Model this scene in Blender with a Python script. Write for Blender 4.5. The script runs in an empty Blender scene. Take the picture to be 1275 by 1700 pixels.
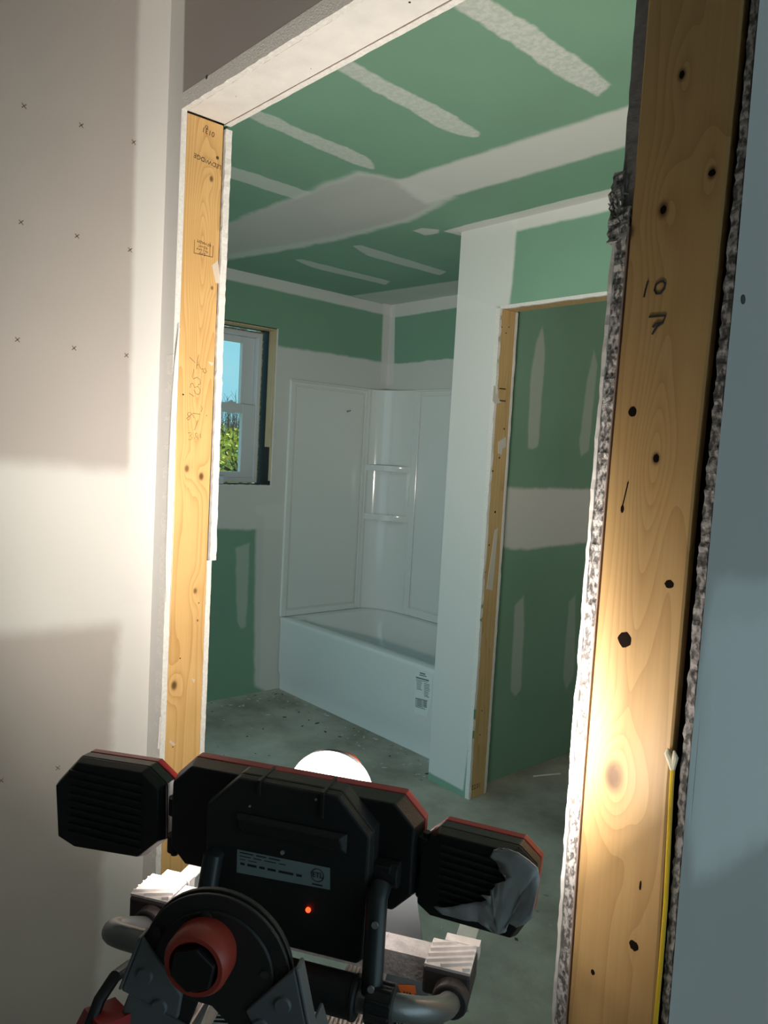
import bpy, bmesh, math, random
from mathutils import Vector, Matrix, noise
random.seed(7)
S = bpy.context.scene; COL = S.collection

# ------------------------------------------------------------------ camera
CAMH = 1.4663; YAW = math.radians(41.7572); PIT = math.radians(4.2701); ROL = math.radians(-3.1662); FPX = 1284.64
_F = Vector((-math.cos(YAW), math.sin(YAW), 0)); _R = Vector((math.sin(YAW), math.cos(YAW), 0)); _U = Vector((0, 0, 1))
F = _F*math.cos(PIT) - _U*math.sin(PIT); U2 = _U*math.cos(PIT) + _F*math.sin(PIT)
R = _R*math.cos(ROL) - U2*math.sin(ROL); U = U2*math.cos(ROL) + _R*math.sin(ROL)
EYE = Vector((0, 0, CAMH))
cd = bpy.data.cameras.new('camera'); cam = bpy.data.objects.new('camera', cd); COL.objects.link(cam)
M = Matrix((R, U, -F)).transposed().to_4x4(); M.translation = EYE; cam.matrix_world = M
cd.sensor_fit = 'VERTICAL'; cd.sensor_height = 36; cd.lens = 36*FPX/1700; cd.clip_start = 0.02; cd.clip_end = 300
S.camera = cam

# ------------------------------------------------------------------ exposure, sky, lamp powers
S.view_settings.view_transform = 'Standard'; S.view_settings.look = 'None'
S.view_settings.gamma = 1; S.view_settings.use_curve_mapping = False
S.view_settings.exposure = 0.0
MAIN_SPREAD = 124; LAMP_MAIN = 18.0; LAMP_WING_L = 2.8; LAMP_WING_R = 1.5
SKY = 1.3
w = bpy.data.worlds.new('sky'); S.world = w; w.use_nodes = True
nt = w.node_tree; nt.nodes.clear()
wo = nt.nodes.new('ShaderNodeOutputWorld'); wb = nt.nodes.new('ShaderNodeBackground')
tc = nt.nodes.new('ShaderNodeTexCoord'); nz = nt.nodes.new('ShaderNodeTexNoise'); nz.inputs['Scale'].default_value = 3.5; nz.inputs['Detail'].default_value = 6
rp = nt.nodes.new('ShaderNodeValToRGB'); rp.color_ramp.elements[0].position = .4; rp.color_ramp.elements[1].position = .7
rp.color_ramp.elements[0].color = (.17, .55, .70, 1); rp.color_ramp.elements[1].color = (.42, .66, .72, 1)
nt.links.new(tc.outputs['Generated'], nz.inputs['Vector']); nt.links.new(nz.outputs['Fac'], rp.inputs['Fac'])
sx = nt.nodes.new('ShaderNodeSeparateXYZ'); nt.links.new(tc.outputs['Generated'], sx.inputs[0])
sm = nt.nodes.new('ShaderNodeMapRange'); sm.inputs['From Min'].default_value = -.3; sm.inputs['From Max'].default_value = .3; nt.links.new(sx.outputs['X'], sm.inputs['Value'])
smx = nt.nodes.new('ShaderNodeMix'); smx.data_type = 'RGBA'; nt.links.new(sm.outputs[0], smx.inputs['Factor']); nt.links.new(rp.outputs['Color'], smx.inputs['A']); smx.inputs['B'].default_value = (.60, .84, .93, 1)   # unseen eastern sky tinted paler to whiten the light entering the hall
nt.links.new(smx.outputs['Result'], wb.inputs['Color']); wb.inputs['Strength'].default_value = SKY
nt.links.new(wb.outputs[0], wo.inputs[0])
sl = bpy.data.lights.new('sun', 'SUN'); sl.energy = 5; sl.color = (1, .93, .8); sl.angle = math.radians(.5)
so_ = bpy.data.objects.new('sun', sl); COL.objects.link(so_); so_.rotation_euler = Vector((0, 1, .9)).to_track_quat('Z', 'Y').to_euler()

# ------------------------------------------------------------------ plan of the place (metres, origin under the camera)
XL, Y0, XJ, ZH = -1.6089, .7572, -1.5448, 2.1556
XR, YR = -.4179, .6636
XW, YF, Y2, XS, XC, ZC2 = -3.8625, 3.4088, 2.4827, -2.3793, -2.1319, 2.0913
YT, ZT, ZS, CEIL = 2.6416, .4478, 1.8812, 2.44
B = .0127

def ray(px, py): return (F + R*((px-637.5)/FPX) - U*((py-850)/FPX))
def at(px, py, z): return EYE + ray(px, py)*z
def onX(px, py, X): d = ray(px, py); return EYE + d*(X/d.x)
def onY(px, py, Y): d = ray(px, py); return EYE + d*(Y/d.y)
def onZ(px, py, Z): d = ray(px, py); return EYE + d*((Z-CAMH)/d.z)

# ------------------------------------------------------------------ helpers
class MB:
    def __init__(s): s.v = []; s.f = []; s.m = []
    def poly(s, pts, m=0):
        i = len(s.v); s.v += [tuple(p) for p in pts]; s.f.append(tuple(range(i, i+len(pts)))); s.m.append(m)
    def box(s, a, b, m=0, T=None):
        x0, y0, z0 = a; x1, y1, z1 = b
        P = [(x0,y0,z0),(x1,y0,z0),(x1,y1,z0),(x0,y1,z0),(x0,y0,z1),(x1,y0,z1),(x1,y1,z1),(x0,y1,z1)]
        if T: P = [tuple(T @ Vector(p)) for p in P]
        i = len(s.v); s.v += P
        for q in ((0,3,2,1),(4,5,6,7),(0,1,5,4),(1,2,6,5),(2,3,7,6),(3,0,4,7)):
            s.f.append(tuple(i+k for k in q)); s.m.append(m)
    def loft(s, rings, m=0, cap0=True, cap1=True):
        n = len(rings[0]); i0 = len(s.v)
        for r in rings: s.v += [tuple(p) for p in r]
        for a in range(len(rings)-1):
            for k in range(n):
                k2 = (k+1) % n
                s.f.append((i0+a*n+k, i0+a*n+k2, i0+(a+1)*n+k2, i0+(a+1)*n+k)); s.m.append(m)
        if cap0: s.f.append(tuple(i0+k for k in reversed(range(n)))); s.m.append(m)
        if cap1: s.f.append(tuple(i0+(len(rings)-1)*n+k for k in range(n))); s.m.append(m)
    def tube(s, pts, r, n=12, m=0, caps=True):
        pts = [Vector(p) for p in pts]; rings = []; up = None
        for i, p in enumerate(pts):
            d = (pts[min(i+1, len(pts)-1)] - pts[max(i-1, 0)]).normalized()
            if up is None:
                up = Vector((0,0,1)) if abs(d.z) < .9 else Vector((1,0,0))
            up = (up - d*up.dot(d)).normalized(); sd = d.cross(up)
            rr = r[i] if isinstance(r, (list, tuple)) else r
            rings.append([p + up*math.cos(2*math.pi*k/n)*rr + sd*math.sin(2*math.pi*k/n)*rr for k in range(n)])
        s.loft(rings, m, caps, caps)
    def cyl(s, a, b, r, n=24, m=0, r2=None):
        s.tube([a, b], [r, r2 if r2 is not None else r], n, m)
    def prism(s, outline, y0, y1, m=0, scale0=1, c=None):
        # outline in local (x,z); extruded along local y
        if c is None: c = (sum(p[0] for p in outline)/len(outline), sum(p[1] for p in outline)/len(outline))
        r0 = [(c[0]+(p[0]-c[0])*scale0, y0, c[1]+(p[1]-c[1])*scale0) for p in outline]
        r1 = [(p[0], y1, p[1]) for p in outline]
        s.loft([r0, r1], m)
    def build(s, name, mats, parent=None, smooth=False, bevel=0, seg=2, angle=35):
        me = bpy.data.meshes.new(name); me.from_pydata(s.v, [], s.f); me.update()
        if not isinstance(mats, (list, tuple)): mats = [mats]
        for mm in mats: me.materials.append(mm)
        for p, k in zip(me.polygons, s.m): p.material_index = k
        bm = bmesh.new(); bm.from_mesh(me); bmesh.ops.recalc_face_normals(bm, faces=bm.faces); bm.to_mesh(me); bm.free()
        if smooth:
            for p in me.polygons: p.use_smooth = True
            try: me.set_sharp_from_angle(angle=math.radians(angle))
            except Exception: pass
        o = bpy.data.objects.new(name, me); COL.objects.link(o)
        if parent: o.parent = parent
        if bevel:
            b = o.modifiers.new('bevel', 'BEVEL'); b.width = bevel; b.segments = seg; b.limit_method = 'ANGLE'; b.angle_limit = math.radians(30)
        return o

def structure(o): o['kind'] = 'structure'; return o
def tag(o, label, cat, group=None, kind=None):
    o['label'] = label; o['category'] = cat
    if group: o['group'] = group
    if kind: o['kind'] = kind
    return o
def empty(name, loc, rz=0, parent=None):
    o = bpy.data.objects.new(name, None); COL.objects.link(o); o.location = loc; o.rotation_euler = (0, 0, rz); o.empty_display_size = .05
    if parent: o.parent = parent
    return o

# ------------------------------------------------------------------ materials
def newmat(name):
    m = bpy.data.materials.new(name); m.use_nodes = True; nt = m.node_tree
    return m, nt, nt.nodes['Principled BSDF'], nt.nodes, nt.links
def simple(name, col, rough=.5, metal=0, noise_amt=0, nscale=30, bump=0, bscale=200, spec=.5, emis=None, estr=0):
    m, nt, b, N, L = newmat(name)
    b.inputs['Base Color'].default_value = (*col, 1); b.inputs['Roughness'].default_value = rough; b.inputs['Metallic'].default_value = metal
    b.inputs['Specular IOR Level'].default_value = spec
    if noise_amt:
        t = N.new('ShaderNodeTexCoord'); n = N.new('ShaderNodeTexNoise'); n.inputs['Scale'].default_value = nscale; n.inputs['Detail'].default_value = 5
        L.new(t.outputs['Object'], n.inputs['Vector'])
        mp = N.new('ShaderNodeMapRange'); mp.inputs['From Min'].default_value = .3; mp.inputs['From Max'].default_value = .7
        mp.inputs['To Min'].default_value = 1-noise_amt; mp.inputs['To Max'].default_value = 1+noise_amt*.5
        L.new(n.outputs['Fac'], mp.inputs['Value'])
        x = N.new('ShaderNodeVectorMath'); x.operation = 'SCALE'; x.inputs[0].default_value = col; L.new(mp.outputs[0], x.inputs['Scale'])
        L.new(x.outputs[0], b.inputs['Base Color'])
    if bump:
        t = N.new('ShaderNodeTexCoord'); n = N.new('ShaderNodeTexNoise'); n.inputs['Scale'].default_value = bscale; n.inputs['Detail'].default_value = 3
        L.new(t.outputs['Object'], n.inputs['Vector'])
        bp = N.new('ShaderNodeBump'); bp.inputs['Strength'].default_value = bump; bp.inputs['Distance'].default_value = .002
        L.new(n.outputs['Fac'], bp.inputs['Height']); L.new(bp.outputs[0], b.inputs['Normal'])
    if emis: b.inputs['Emission Color'].default_value = (*emis, 1); b.inputs['Emission Strength'].default_value = estr
    return m

MUD = (.70, .695, .68); GREEN = (.20, .36, .262); PAPER = (.40, .365, .34)

def hull(P):
    sp = [max(p[k] for p in P)-min(p[k] for p in P) for k in range(3)]; ax = sp.index(min(sp)); a, b = [k for k in range(3) if k != ax]
    Q = sorted(P, key=lambda p: (p[a], p[b]))
    def half(Q):
        h = []
        for p in Q:
            while len(h) > 1 and (h[-1][a]-h[-2][a])*(p[b]-h[-2][b])-(h[-1][b]-h[-2][b])*(p[a]-h[-2][a]) <= 0: h.pop()
            h.append(p)
        return h
    return half(Q)[:-1]+half(Q[::-1])[:-1]
def patched(name, base, patches, rough=.75, bvar=.06):
    """board material: base paper colour with smeared patches of joint compound.
    patches: dict(pts=[Vector..] convex polygon lying in the wall plane, col, fe=feather, na=edge wobble, op=opacity, tex=grain)"""
    m, nt, b, N, L = newmat(name)
    t = N.new('ShaderNodeTexCoord'); P = t.outputs['Object']
    def noise_(sc, det=3, rough_=.5):
        n = N.new('ShaderNodeTexNoise'); n.inputs['Scale'].default_value = sc; n.inputs['Detail'].default_value = det; n.inputs['Roughness'].default_value = rough_
        L.new(P, n.inputs['Vector']); return n.outputs['Fac']
    def math_(op, a, c, clamp=False):
        n = N.new('ShaderNodeMath'); n.operation = op; n.use_clamp = clamp
        for i, q in enumerate((a, c)):
            if q is None: continue
            if isinstance(q, (int, float)): n.inputs[i].default_value = q
            else: L.new(q, n.inputs[i])
        return n.outputs[0]
    nE = math_('SUBTRACT', noise_(9, 4, .6), .5)
    nF = noise_(2.2, 3); nG = noise_(70, 4, .65)
    v = N.new('ShaderNodeMapRange'); v.inputs['From Min'].default_value = .3; v.inputs['From Max'].default_value = .7
    v.inputs['To Min'].default_value = 1-bvar; v.inputs['To Max'].default_value = 1+bvar; L.new(nF, v.inputs['Value'])
    sc = N.new('ShaderNodeVectorMath'); sc.operation = 'SCALE'; sc.inputs[0].default_value = base; L.new(v.outputs[0], sc.inputs['Scale'])
    colour = sc.outputs[0]; total = None
    for p in patches:
        pts = hull([Vector(q) for q in p['pts']]); c = sum(pts, Vector())/len(pts)
        n0 = Vector()
        for i in range(len(pts)): n0 += (pts[i]-c).cross(pts[(i+1) % len(pts)]-c)
        n0.normalize(); ax = max(range(3), key=lambda k: abs(n0[k])); n0 = Vector([1 if k == ax else 0 for k in range(3)])
        mn = None
        for i in range(len(pts)):
            e = pts[(i+1) % len(pts)]-pts[i]
            if e.length < 1e-5: continue
            k = n0.cross(e).normalized()
            if k.dot(c-pts[i]) < 0: k = -k
            vm = N.new('ShaderNodeVectorMath'); vm.operation = 'DOT_PRODUCT'; L.new(P, vm.inputs[0]); vm.inputs[1].default_value = k
            d = math_('SUBTRACT', vm.outputs['Value'], k.dot(pts[i]))
            if mn is None: mn = d
            else:
                sm = N.new('ShaderNodeMath'); sm.operation = 'SMOOTH_MIN'; L.new(mn, sm.inputs[0]); L.new(d, sm.inputs[1]); sm.inputs[2].default_value = p.get('sm', .015); mn = sm.outputs[0]
        wob = math_('MULTIPLY', nE, p.get('na', .03))
        mn = math_('ADD', mn, wob)
        mr = N.new('ShaderNodeMapRange'); mr.interpolation_type = 'SMOOTHSTEP'; mr.inputs['From Min'].default_value = -p.get('fe', .008)/2; mr.inputs['From Max'].default_value = p.get('fe', .008)
        mr.inputs['To Max'].default_value = p.get('op', .95); L.new(mn, mr.inputs['Value']); fac = mr.outputs[0]
        if p.get('tex'):
            g = N.new('ShaderNodeMapRange'); g.inputs['From Min'].default_value = .42; g.inputs['From Max'].default_value = .58
            g.inputs['To Min'].default_value = 1-p['tex']; g.inputs['To Max'].default_value = 1; L.new(nG, g.inputs['Value'])
            fac = math_('MULTIPLY', fac, g.outputs[0])
        mx = N.new('ShaderNodeMix'); mx.data_type = 'RGBA'; L.new(fac, mx.inputs['Factor']); L.new(colour, mx.inputs['A']); mx.inputs['B'].default_value = (*p.get('col', MUD), 1)
        colour = mx.outputs['Result']
        total = fac if total is None else math_('MAXIMUM', total, fac)
    L.new(colour, b.inputs['Base Color']); b.inputs['Roughness'].default_value = rough; b.inputs['Specular IOR Level'].default_value = .25
    bp = N.new('ShaderNodeBump'); bp.inputs['Strength'].default_value = .35; bp.inputs['Distance'].default_value = .0015
    h = math_('MULTIPLY', nG, .25)
    if total is not None: h = math_('ADD', h, total)
    L.new(h, bp.inputs['Height']); L.new(bp.outputs[0], b.inputs['Normal'])
    return m

def wood(name, c1, c2, across, knots=(), freq=55, rough=.42, seed=0, spec=.45):
    """softwood: grain runs along Z, `across` is the axis (0/1) the rings step over; knots = (a, z, sa, sz, strength, dark)"""
    m, nt, b, N, L = newmat(name)
    t = N.new('ShaderNodeTexCoord'); sp = N.new('ShaderNodeSeparateXYZ'); L.new(t.outputs['Object'], sp.inputs[0])
    A = sp.outputs[across]; Z = sp.outputs[2]
    def mt(op, a, c=None, d=None):
        n = N.new('ShaderNodeMath'); n.operation = op
        for i, q in enumerate((a, c, d)):
            if q is None: continue
            if isinstance(q, (int, float)): n.inputs[i].default_value = q
            else: L.new(q, n.inputs[i])
        return n.outputs[0]
    mpn = N.new('ShaderNodeMapping'); mpn.inputs['Scale'].default_value = (9, 9, .8); mpn.inputs['Location'].default_value = (seed, seed*.7, seed*.3); L.new(t.outputs['Object'], mpn.inputs['Vector'])
    n1 = N.new('ShaderNodeTexNoise'); n1.inputs['Scale'].default_value = 1.6; n1.inputs['Detail'].default_value = 2; L.new(mpn.outputs[0], n1.inputs['Vector'])
    mp2 = N.new('ShaderNodeMapping'); mp2.inputs['Scale'].default_value = (300, 300, 6); L.new(t.outputs['Object'], mp2.inputs['Vector'])
    n2 = N.new('ShaderNodeTexNoise'); n2.inputs['Scale'].default_value = 1; n2.inputs['Detail'].default_value = 4; L.new(mp2.outputs[0], n2.inputs['Vector'])
    n3 = N.new('ShaderNodeTexNoise'); n3.inputs['Scale'].default_value = 7; n3.inputs['Detail'].default_value = 3; L.new(t.outputs['Object'], n3.inputs['Vector'])
    ph = mt('ADD', mt('MULTIPLY', A, freq*.9), mt('MULTIPLY', n1.outputs['Fac'], 7.5))
    dark = None
    for (ka, kz, sa, sz, st, dk) in knots:
        da = mt('DIVIDE', mt('SUBTRACT', A, ka), sa); dz = mt('DIVIDE', mt('SUBTRACT', Z, kz), sz)
        q = mt('ADD', mt('MULTIPLY', da, da), mt('MULTIPLY', dz, dz))
        g = mt('EXPONENT', mt('MULTIPLY', q, -.35)); ph = mt('ADD', ph, mt('MULTIPLY', g, st))
        if dk:
            da2 = mt('DIVIDE', mt('SUBTRACT', A, ka), dk); dz2 = mt('DIVIDE', mt('SUBTRACT', Z, kz), dk*1.5)
            q2 = mt('ADD', mt('MULTIPLY', da2, da2), mt('MULTIPLY', dz2, dz2))
            g2 = mt('EXPONENT', mt('MULTIPLY', mt('MULTIPLY', q2, q2), -1)); g2 = mt('MULTIPLY', g2, mt('ADD', .45, mt('MULTIPLY', n3.outputs['Fac'], .8)))
            dark = g2 if dark is None else mt('MAXIMUM', dark, g2)
    s = mt('FRACT', ph); s = mt('POWER', s, 2.5)
    fac = mt('ADD', mt('MULTIPLY', s, .55), mt('MULTIPLY', mt('SUBTRACT', n2.outputs['Fac'], .35), .5))
    fac = mt('ADD', fac, mt('MULTIPLY', mt('SUBTRACT', n3.outputs['Fac'], .5), .6))
    mx = N.new('ShaderNodeMix'); mx.data_type = 'RGBA'; mx.clamp_factor = True; L.new(fac, mx.inputs['Factor']); mx.inputs['A'].default_value = (*c1, 1); mx.inputs['B'].default_value = (*c2, 1)
    out = mx.outputs['Result']
    if dark is not None:
        mk = N.new('ShaderNodeMix'); mk.data_type = 'RGBA'; L.new(dark, mk.inputs['Factor']); L.new(out, mk.inputs['A']); mk.inputs['B'].default_value = (.075, .028, .010, 1); out = mk.outputs['Result']
    L.new(out, b.inputs['Base Color']); b.inputs['Roughness'].default_value = rough; b.inputs['Specular IOR Level'].default_value = spec
    bp = N.new('ShaderNodeBump'); bp.inputs['Strength'].default_value = .25; bp.inputs['Distance'].default_value = .001; L.new(n2.outputs['Fac'], bp.inputs['Height']); L.new(bp.outputs[0], b.inputs['Normal'])
    return m

def gypsum_mat(name, dark, light, sc=260, ramp=(.42, .58)):
    m, nt, b, N, L = newmat(name)
    t = N.new('ShaderNodeTexCoord'); mp = N.new('ShaderNodeMapping'); mp.inputs['Scale'].default_value = (1, 1, .55); mp.inputs['Rotation'].default_value = (.0, .6, .0); L.new(t.outputs['Object'], mp.inputs['Vector'])
    n = N.new('ShaderNodeTexNoise'); n.inputs['Scale'].default_value = sc; n.inputs['Detail'].default_value = 3; L.new(mp.outputs[0], n.inputs['Vector'])
    r = N.new('ShaderNodeValToRGB'); r.color_ramp.elements[0].position = ramp[0]; r.color_ramp.elements[1].position = ramp[1]
    r.color_ramp.elements[0].color = (*dark, 1); r.color_ramp.elements[1].color = (*light, 1)
    L.new(n.outputs['Fac'], r.inputs['Fac']); L.new(r.outputs['Color'], b.inputs['Base Color']); b.inputs['Roughness'].default_value = .9
    bp = N.new('ShaderNodeBump'); bp.inputs['Strength'].default_value = 1; bp.inputs['Distance'].default_value = .003; L.new(n.outputs['Fac'], bp.inputs['Height']); L.new(bp.outputs[0], b.inputs['Normal'])
    return m

gyp = gypsum_mat('gypsum_core', (.14, .13, .125), (.62, .59, .57))
gyp_white = simple('gypsum_white', (.74, .72, .69), .9, noise_amt=.12, nscale=160, bump=.6, bscale=300)
paint_white = simple('mud_white', (.74, .72, .69), .7, noise_amt=.08, nscale=20, bump=.3, bscale=250)
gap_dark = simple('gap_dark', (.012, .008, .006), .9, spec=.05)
plain_board = simple('board_paper', (.55,.50,.45), .8, noise_amt=.05, nscale=4, bump=.1)
white_board = simple('primed_board', (.72, .68, .62), .8, noise_amt=.05, nscale=4)
green_board = simple('green_board', GREEN, .8, noise_amt=.06, nscale=4)
ink = simple('marker_ink', (.02, .02, .022), .6)
pencil = simple('pencil', (.16, .10, .055), .7)
stamp_ink = simple('stamp_ink', (.085, .05, .03), .7)
pl_black = simple('black_plastic', (.012, .012, .013), .42, bump=.15, bscale=700)
pl_black2 = simple('black_plastic_matte', (.02, .02, .021), .5, bump=.2, bscale=500)
red_pl = simple('red_plastic', (.40, .022, .028), .4)
red_dull = simple('red_knob', (.36, .045, .03), .38)
alu = simple('aluminium', (.62, .62, .63), .38, metal=.75, noise_amt=.15, nscale=60, bump=.2, bscale=400)
tube_m = simple('grey_tube', (.26, .265, .27), .36, metal=.6, bump=.1, bscale=500)
rail_m = simple('grey_rail', (.16, .175, .19), .42, metal=.25, noise_amt=.1, nscale=20)
bar_m = simple('dusty_alu', (.50, .46, .46), .6, metal=.25, noise_amt=.25, nscale=90, bump=.5, bscale=250)
rib_m = simple('dusty_ribs', (.60, .56, .55), .8, noise_amt=.2, nscale=80)
darkrub = simple('dark_rubber', (.045, .034, .034), .55, bump=.2)
label_grey = simple('label_grey', (.24, .30, .31), .5)
label_black = simple('label_black', (.012, .012, .013), .5)
label_white = simple('label_white', (.62, .62, .60), .55)
label_orange = simple('label_orange', (.85, .16, .03), .55)
acry = simple('acrylic_white', (.74, .765, .75), .13, spec=.5)
vinyl = simple('vinyl_white', (.66, .70, .74), .35)
foam = gypsum_mat('spray_foam', (.30, .27, .12), (.62, .58, .36), 90)
membrane = simple('black_membrane', (.012, .012, .014), .5, noise_amt=.3, nscale=60, bump=.4)
yellow = simple('yellow_jacket', (.75, .50, .03), .4)

# ------------------------------------------------------------------ STRUCTURE
def PX(X, pts): return [onX(x, y, X) for x, y in pts]
def PY(Y, pts): return [onY(x, y, Y) for x, y in pts]
def PZ(Z, pts): return [onZ(x, y, Z) for x, y in pts]
def pt(pts, **k): d = dict(pts=pts); d.update(k); return d

# floor
m, nt_, b_, N_, L_ = newmat('concrete')
t_ = N_.new('ShaderNodeTexCoord')
def _n(s, d=5, r=.55):
    n = N_.new('ShaderNodeTexNoise'); n.inputs['Scale'].default_value = s; n.inputs['Detail'].default_value = d; n.inputs['Roughness'].default_value = r; L_.new(t_.outputs['Object'], n.inputs['Vector']); return n
na, nb, nc = _n(2.1, 6, .62), _n(26, 4), _n(140, 2)
r1 = N_.new('ShaderNodeValToRGB'); r1.color_ramp.elements[0].position = .32; r1.color_ramp.elements[1].position = .68
r1.color_ramp.elements[0].color = (.215, .20, .16, 1); r1.color_ramp.elements[1].color = (.56, .53, .46, 1); L_.new(na.outputs['Fac'], r1.inputs['Fac'])
r2 = N_.new('ShaderNodeValToRGB'); r2.color_ramp.elements[0].position = .66; r2.color_ramp.elements[1].position = .74
r2.color_ramp.elements[0].color = (0, 0, 0, 1); r2.color_ramp.elements[1].color = (.5, .5, .5, 1); L_.new(nb.outputs['Fac'], r2.inputs['Fac'])
mx_ = N_.new('ShaderNodeMix'); mx_.data_type = 'RGBA'; L_.new(r2.outputs['Color'], mx_.inputs['Factor']); L_.new(r1.outputs['Color'], mx_.inputs['A']); mx_.inputs['B'].default_value = (.42, .42, .39, 1)
L_.new(mx_.outputs['Result'], b_.inputs['Base Color']); b_.inputs['Roughness'].default_value = .7
bp_ = N_.new('ShaderNodeBump'); bp_.inputs['Strength'].default_value = .3; bp_.inputs['Distance'].default_value = .003; L_.new(nc.outputs['Fac'], bp_.inputs['Height']); L_.new(bp_.outputs[0], b_.inputs['Normal'])
concrete = m
o = MB(); o.box((-4.0, -2.6, -.12), (3.1, 4.6, 0)); structure(o.build('floor', concrete))

# ceiling
GREYMUD = (.50, .49, .475)
cp = [
 pt(PZ(CEIL, [(690,-35),(770,-30),(980,108),(1015,141),(993,161),(925,127)]), tex=.30, op=.85, na=.04),
 pt(PZ(CEIL, [(480,46),(780,206),(797,220),(795,229),(772,227),(733,214),(480,72)]), tex=.25, op=.78, na=.04),
 pt(PZ(CEIL, [(380,162),(612,261),(623,275),(620,282),(592,275),(370,178)]), tex=.2, op=.7, na=.04),
 pt(PZ(CEIL, [(350,265),(520,320),(500,335),(350,285)]), op=.6, na=.04),
 pt(PZ(CEIL, [(1130,147),(1130,218),(885,290),(756,325),(560,380),(520,345),(658,298),(842,240)]), op=.93, na=.03, fe=.02),
 pt(PZ(CEIL, [(330,392),(388,365),(592,282),(659,296),(716,338),(756,327),(690,366),(561,400),(486,415),(330,440)]), op=.75, col=MUD, na=.06, fe=.03),
 pt(PZ(CEIL, [(330,388),(388,370),(592,290),(655,300),(714,342),(680,362),(561,392),(486,406),(330,430)]), op=.8, col=GREYMUD, na=.06, fe=.03),
 pt(PZ(CEIL, [(488,431),(500,430),(650,467),(640,473),(520,445)]), op=.6, na=.02),
 pt(PZ(CEIL, [(585,408),(600,407),(742,451),(730,457),(610,425)]), op=.6, na=.02),
 pt(PZ(CEIL, [(682,383),(700,378),(728,381),(728,388),(705,391)]), op=.8, na=.04),
 pt(PZ(CEIL, [(736,384),(766,375),(1130,284),(1130,312),(766,392)]), op=.95, na=.02),
 pt(PZ(CEIL, [(583,491),(790,461),(790,486),(647,508)]), op=.7, na=.02, fe=.02),
]
ceil_m = patched('ceiling_board', GREEN, cp)
o = MB(); o.box((XW-.01, Y0+.1016, CEIL), (XR-.02, YF+.01, CEIL+.0127)); c1 = o
c1.box((-4.0, Y0+.1016, CEIL+.0127), (XR-.02, 4.6, CEIL+.1), 1)
c1.box((XL-.1, -2.6, CEIL), (3.1, Y0+.05, CEIL+.1), 1); c1.box((XR-.02, Y0+.05, CEIL), (3.1, 4.6, CEIL+.1), 1)
structure(c1.build('ceiling', [ceil_m, white_board]))

# window wall of the bathroom (X = XW) with the window opening
wb_r = onX(452, 807, XW); wt_r = onX(461, 545.5, XW)
WY1 = (wb_r.y+wt_r.y)/2; WZ0 = wb_r.z; WZ1 = wt_r.z; WY0 = WY1-.78
wp = [
 pt(PX(XW, [(300,420),(655,509),(655,527),(300,447)]), op=.9, na=.008, fe=.01, sm=.004),
 pt(PX(XW, [(636,500),(665,506),(660,640),(631,640)]), op=.9, na=.012, fe=.012),
 pt(PX(XW, [(300,548),(461,582),(531,589),(632,606),(675,606),(670,880),(424,864),(300,880)]), op=.9, na=.03, fe=.015, sm=.004),
 pt(PX(XW, [(424,840),(660,800),(640,1250),(421,1140)]), op=.9, na=.03, fe=.02),
 pt(PX(XW, [(424,855),(440,855),(432,1145),(421,1139)]), op=.25, na=.02, fe=.02, col=(.45,.5,.47)),
 pt(PX(XW, [(390,909),(415,901),(414,941),(409,1040),(400,1046),(393,1035)]), op=.42, na=.03, fe=.012),
]
wmat = patched('window_wall_board', GREEN, wp)
o = MB()
for a, b in (((YF+.1, WY1), (0, CEIL)), ((WY0, Y0-.2), (0, CEIL)), ((WY1, WY0), (0, WZ0)), ((WY1, WY0), (WZ1, CEIL))):
    y0, y1 = min(a), max(a)
    o.box((XW-B, y0, b[0]), (XW, y1, b[1]), 0); o.box((XW-.19, y0, b[0]), (XW-B, y1, b[1]), 1)
structure(o.build('wall_window', [wmat, white_board]))

# far wall behind the tub (Y = YF)
fp = [
 pt(PY(YF, [(640,507),(790,483),(790,507),(759,512),(659,527),(640,530)]), op=.88, na=.015),
 pt(PY(YF, [(640,500),(657,500),(654,640),(636,640)]), op=.88, na=.012),
 pt(PY(YF, [(620,606),(655,608),(711,602),(790,592),(790,1000),(600,1000)]), op=.88, na=.03),
]
o = MB(); o.box((XW-.19, YF, 0), (XS+.12, YF+B, CEIL), 0); o.box((XW-.19, YF+B, 0), (.0, YF+.11, CEIL), 1)
structure(o.build('wall_far', [patched('far_wall_board', GREEN, fp), white_board]))

# closet side wall (X = XCW) and plumbing wall
XCW = onZ(875, 1275, 0).x
XCW = max(min(XCW, XC-.02), XS+.10)
k1 = [
 pt(PX(XCW, [(901,540),(906,580),(896,640),(894,742),(884,748),(875,745),(881,618),(889,569)]), op=.45, na=.02, fe=.012),
 pt(PX(XCW, [(986,577),(992,603),(978,749),(964,758),(961,737),(973,638)]), op=.35, na=.02, fe=.012),
 pt(PX(XCW, [(800,809),(1060,812),(1060,893),(970,902),(859,914),(800,903)]), op=.92, na=.03, fe=.015),
 pt(PX(XCW, [(870,987),(871,1028),(865,1146),(856,1158),(847,1148),(854,1005)]), op=.40, na=.02, fe=.012),
 pt(PX(XCW, [(956,987),(954,1122),(940,1147),(934,1128),(944,999)]), op=.30, na=.02, fe=.012),
]
kmat = patched('closet_board', GREEN, k1)
p2 = [
 pt(PY(Y2, [(740,330),(864,330),(847,509),(740,520)]), op=.93, na=.02, fe=.012),
 pt(PY(Y2, [(735,480),(830,511),(826,610),(802,900),(783,1200),(769,1313),(700,1276)]), op=.93, na=.012, fe=.008),
 pt(PY(Y2, [(840,355),(1130,285),(1130,325),(1007,353),(858,386)]), op=.93, na=.012, fe=.01),
]
p2m = patched('closet_front_board', GREEN, p2)
o = MB()
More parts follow.
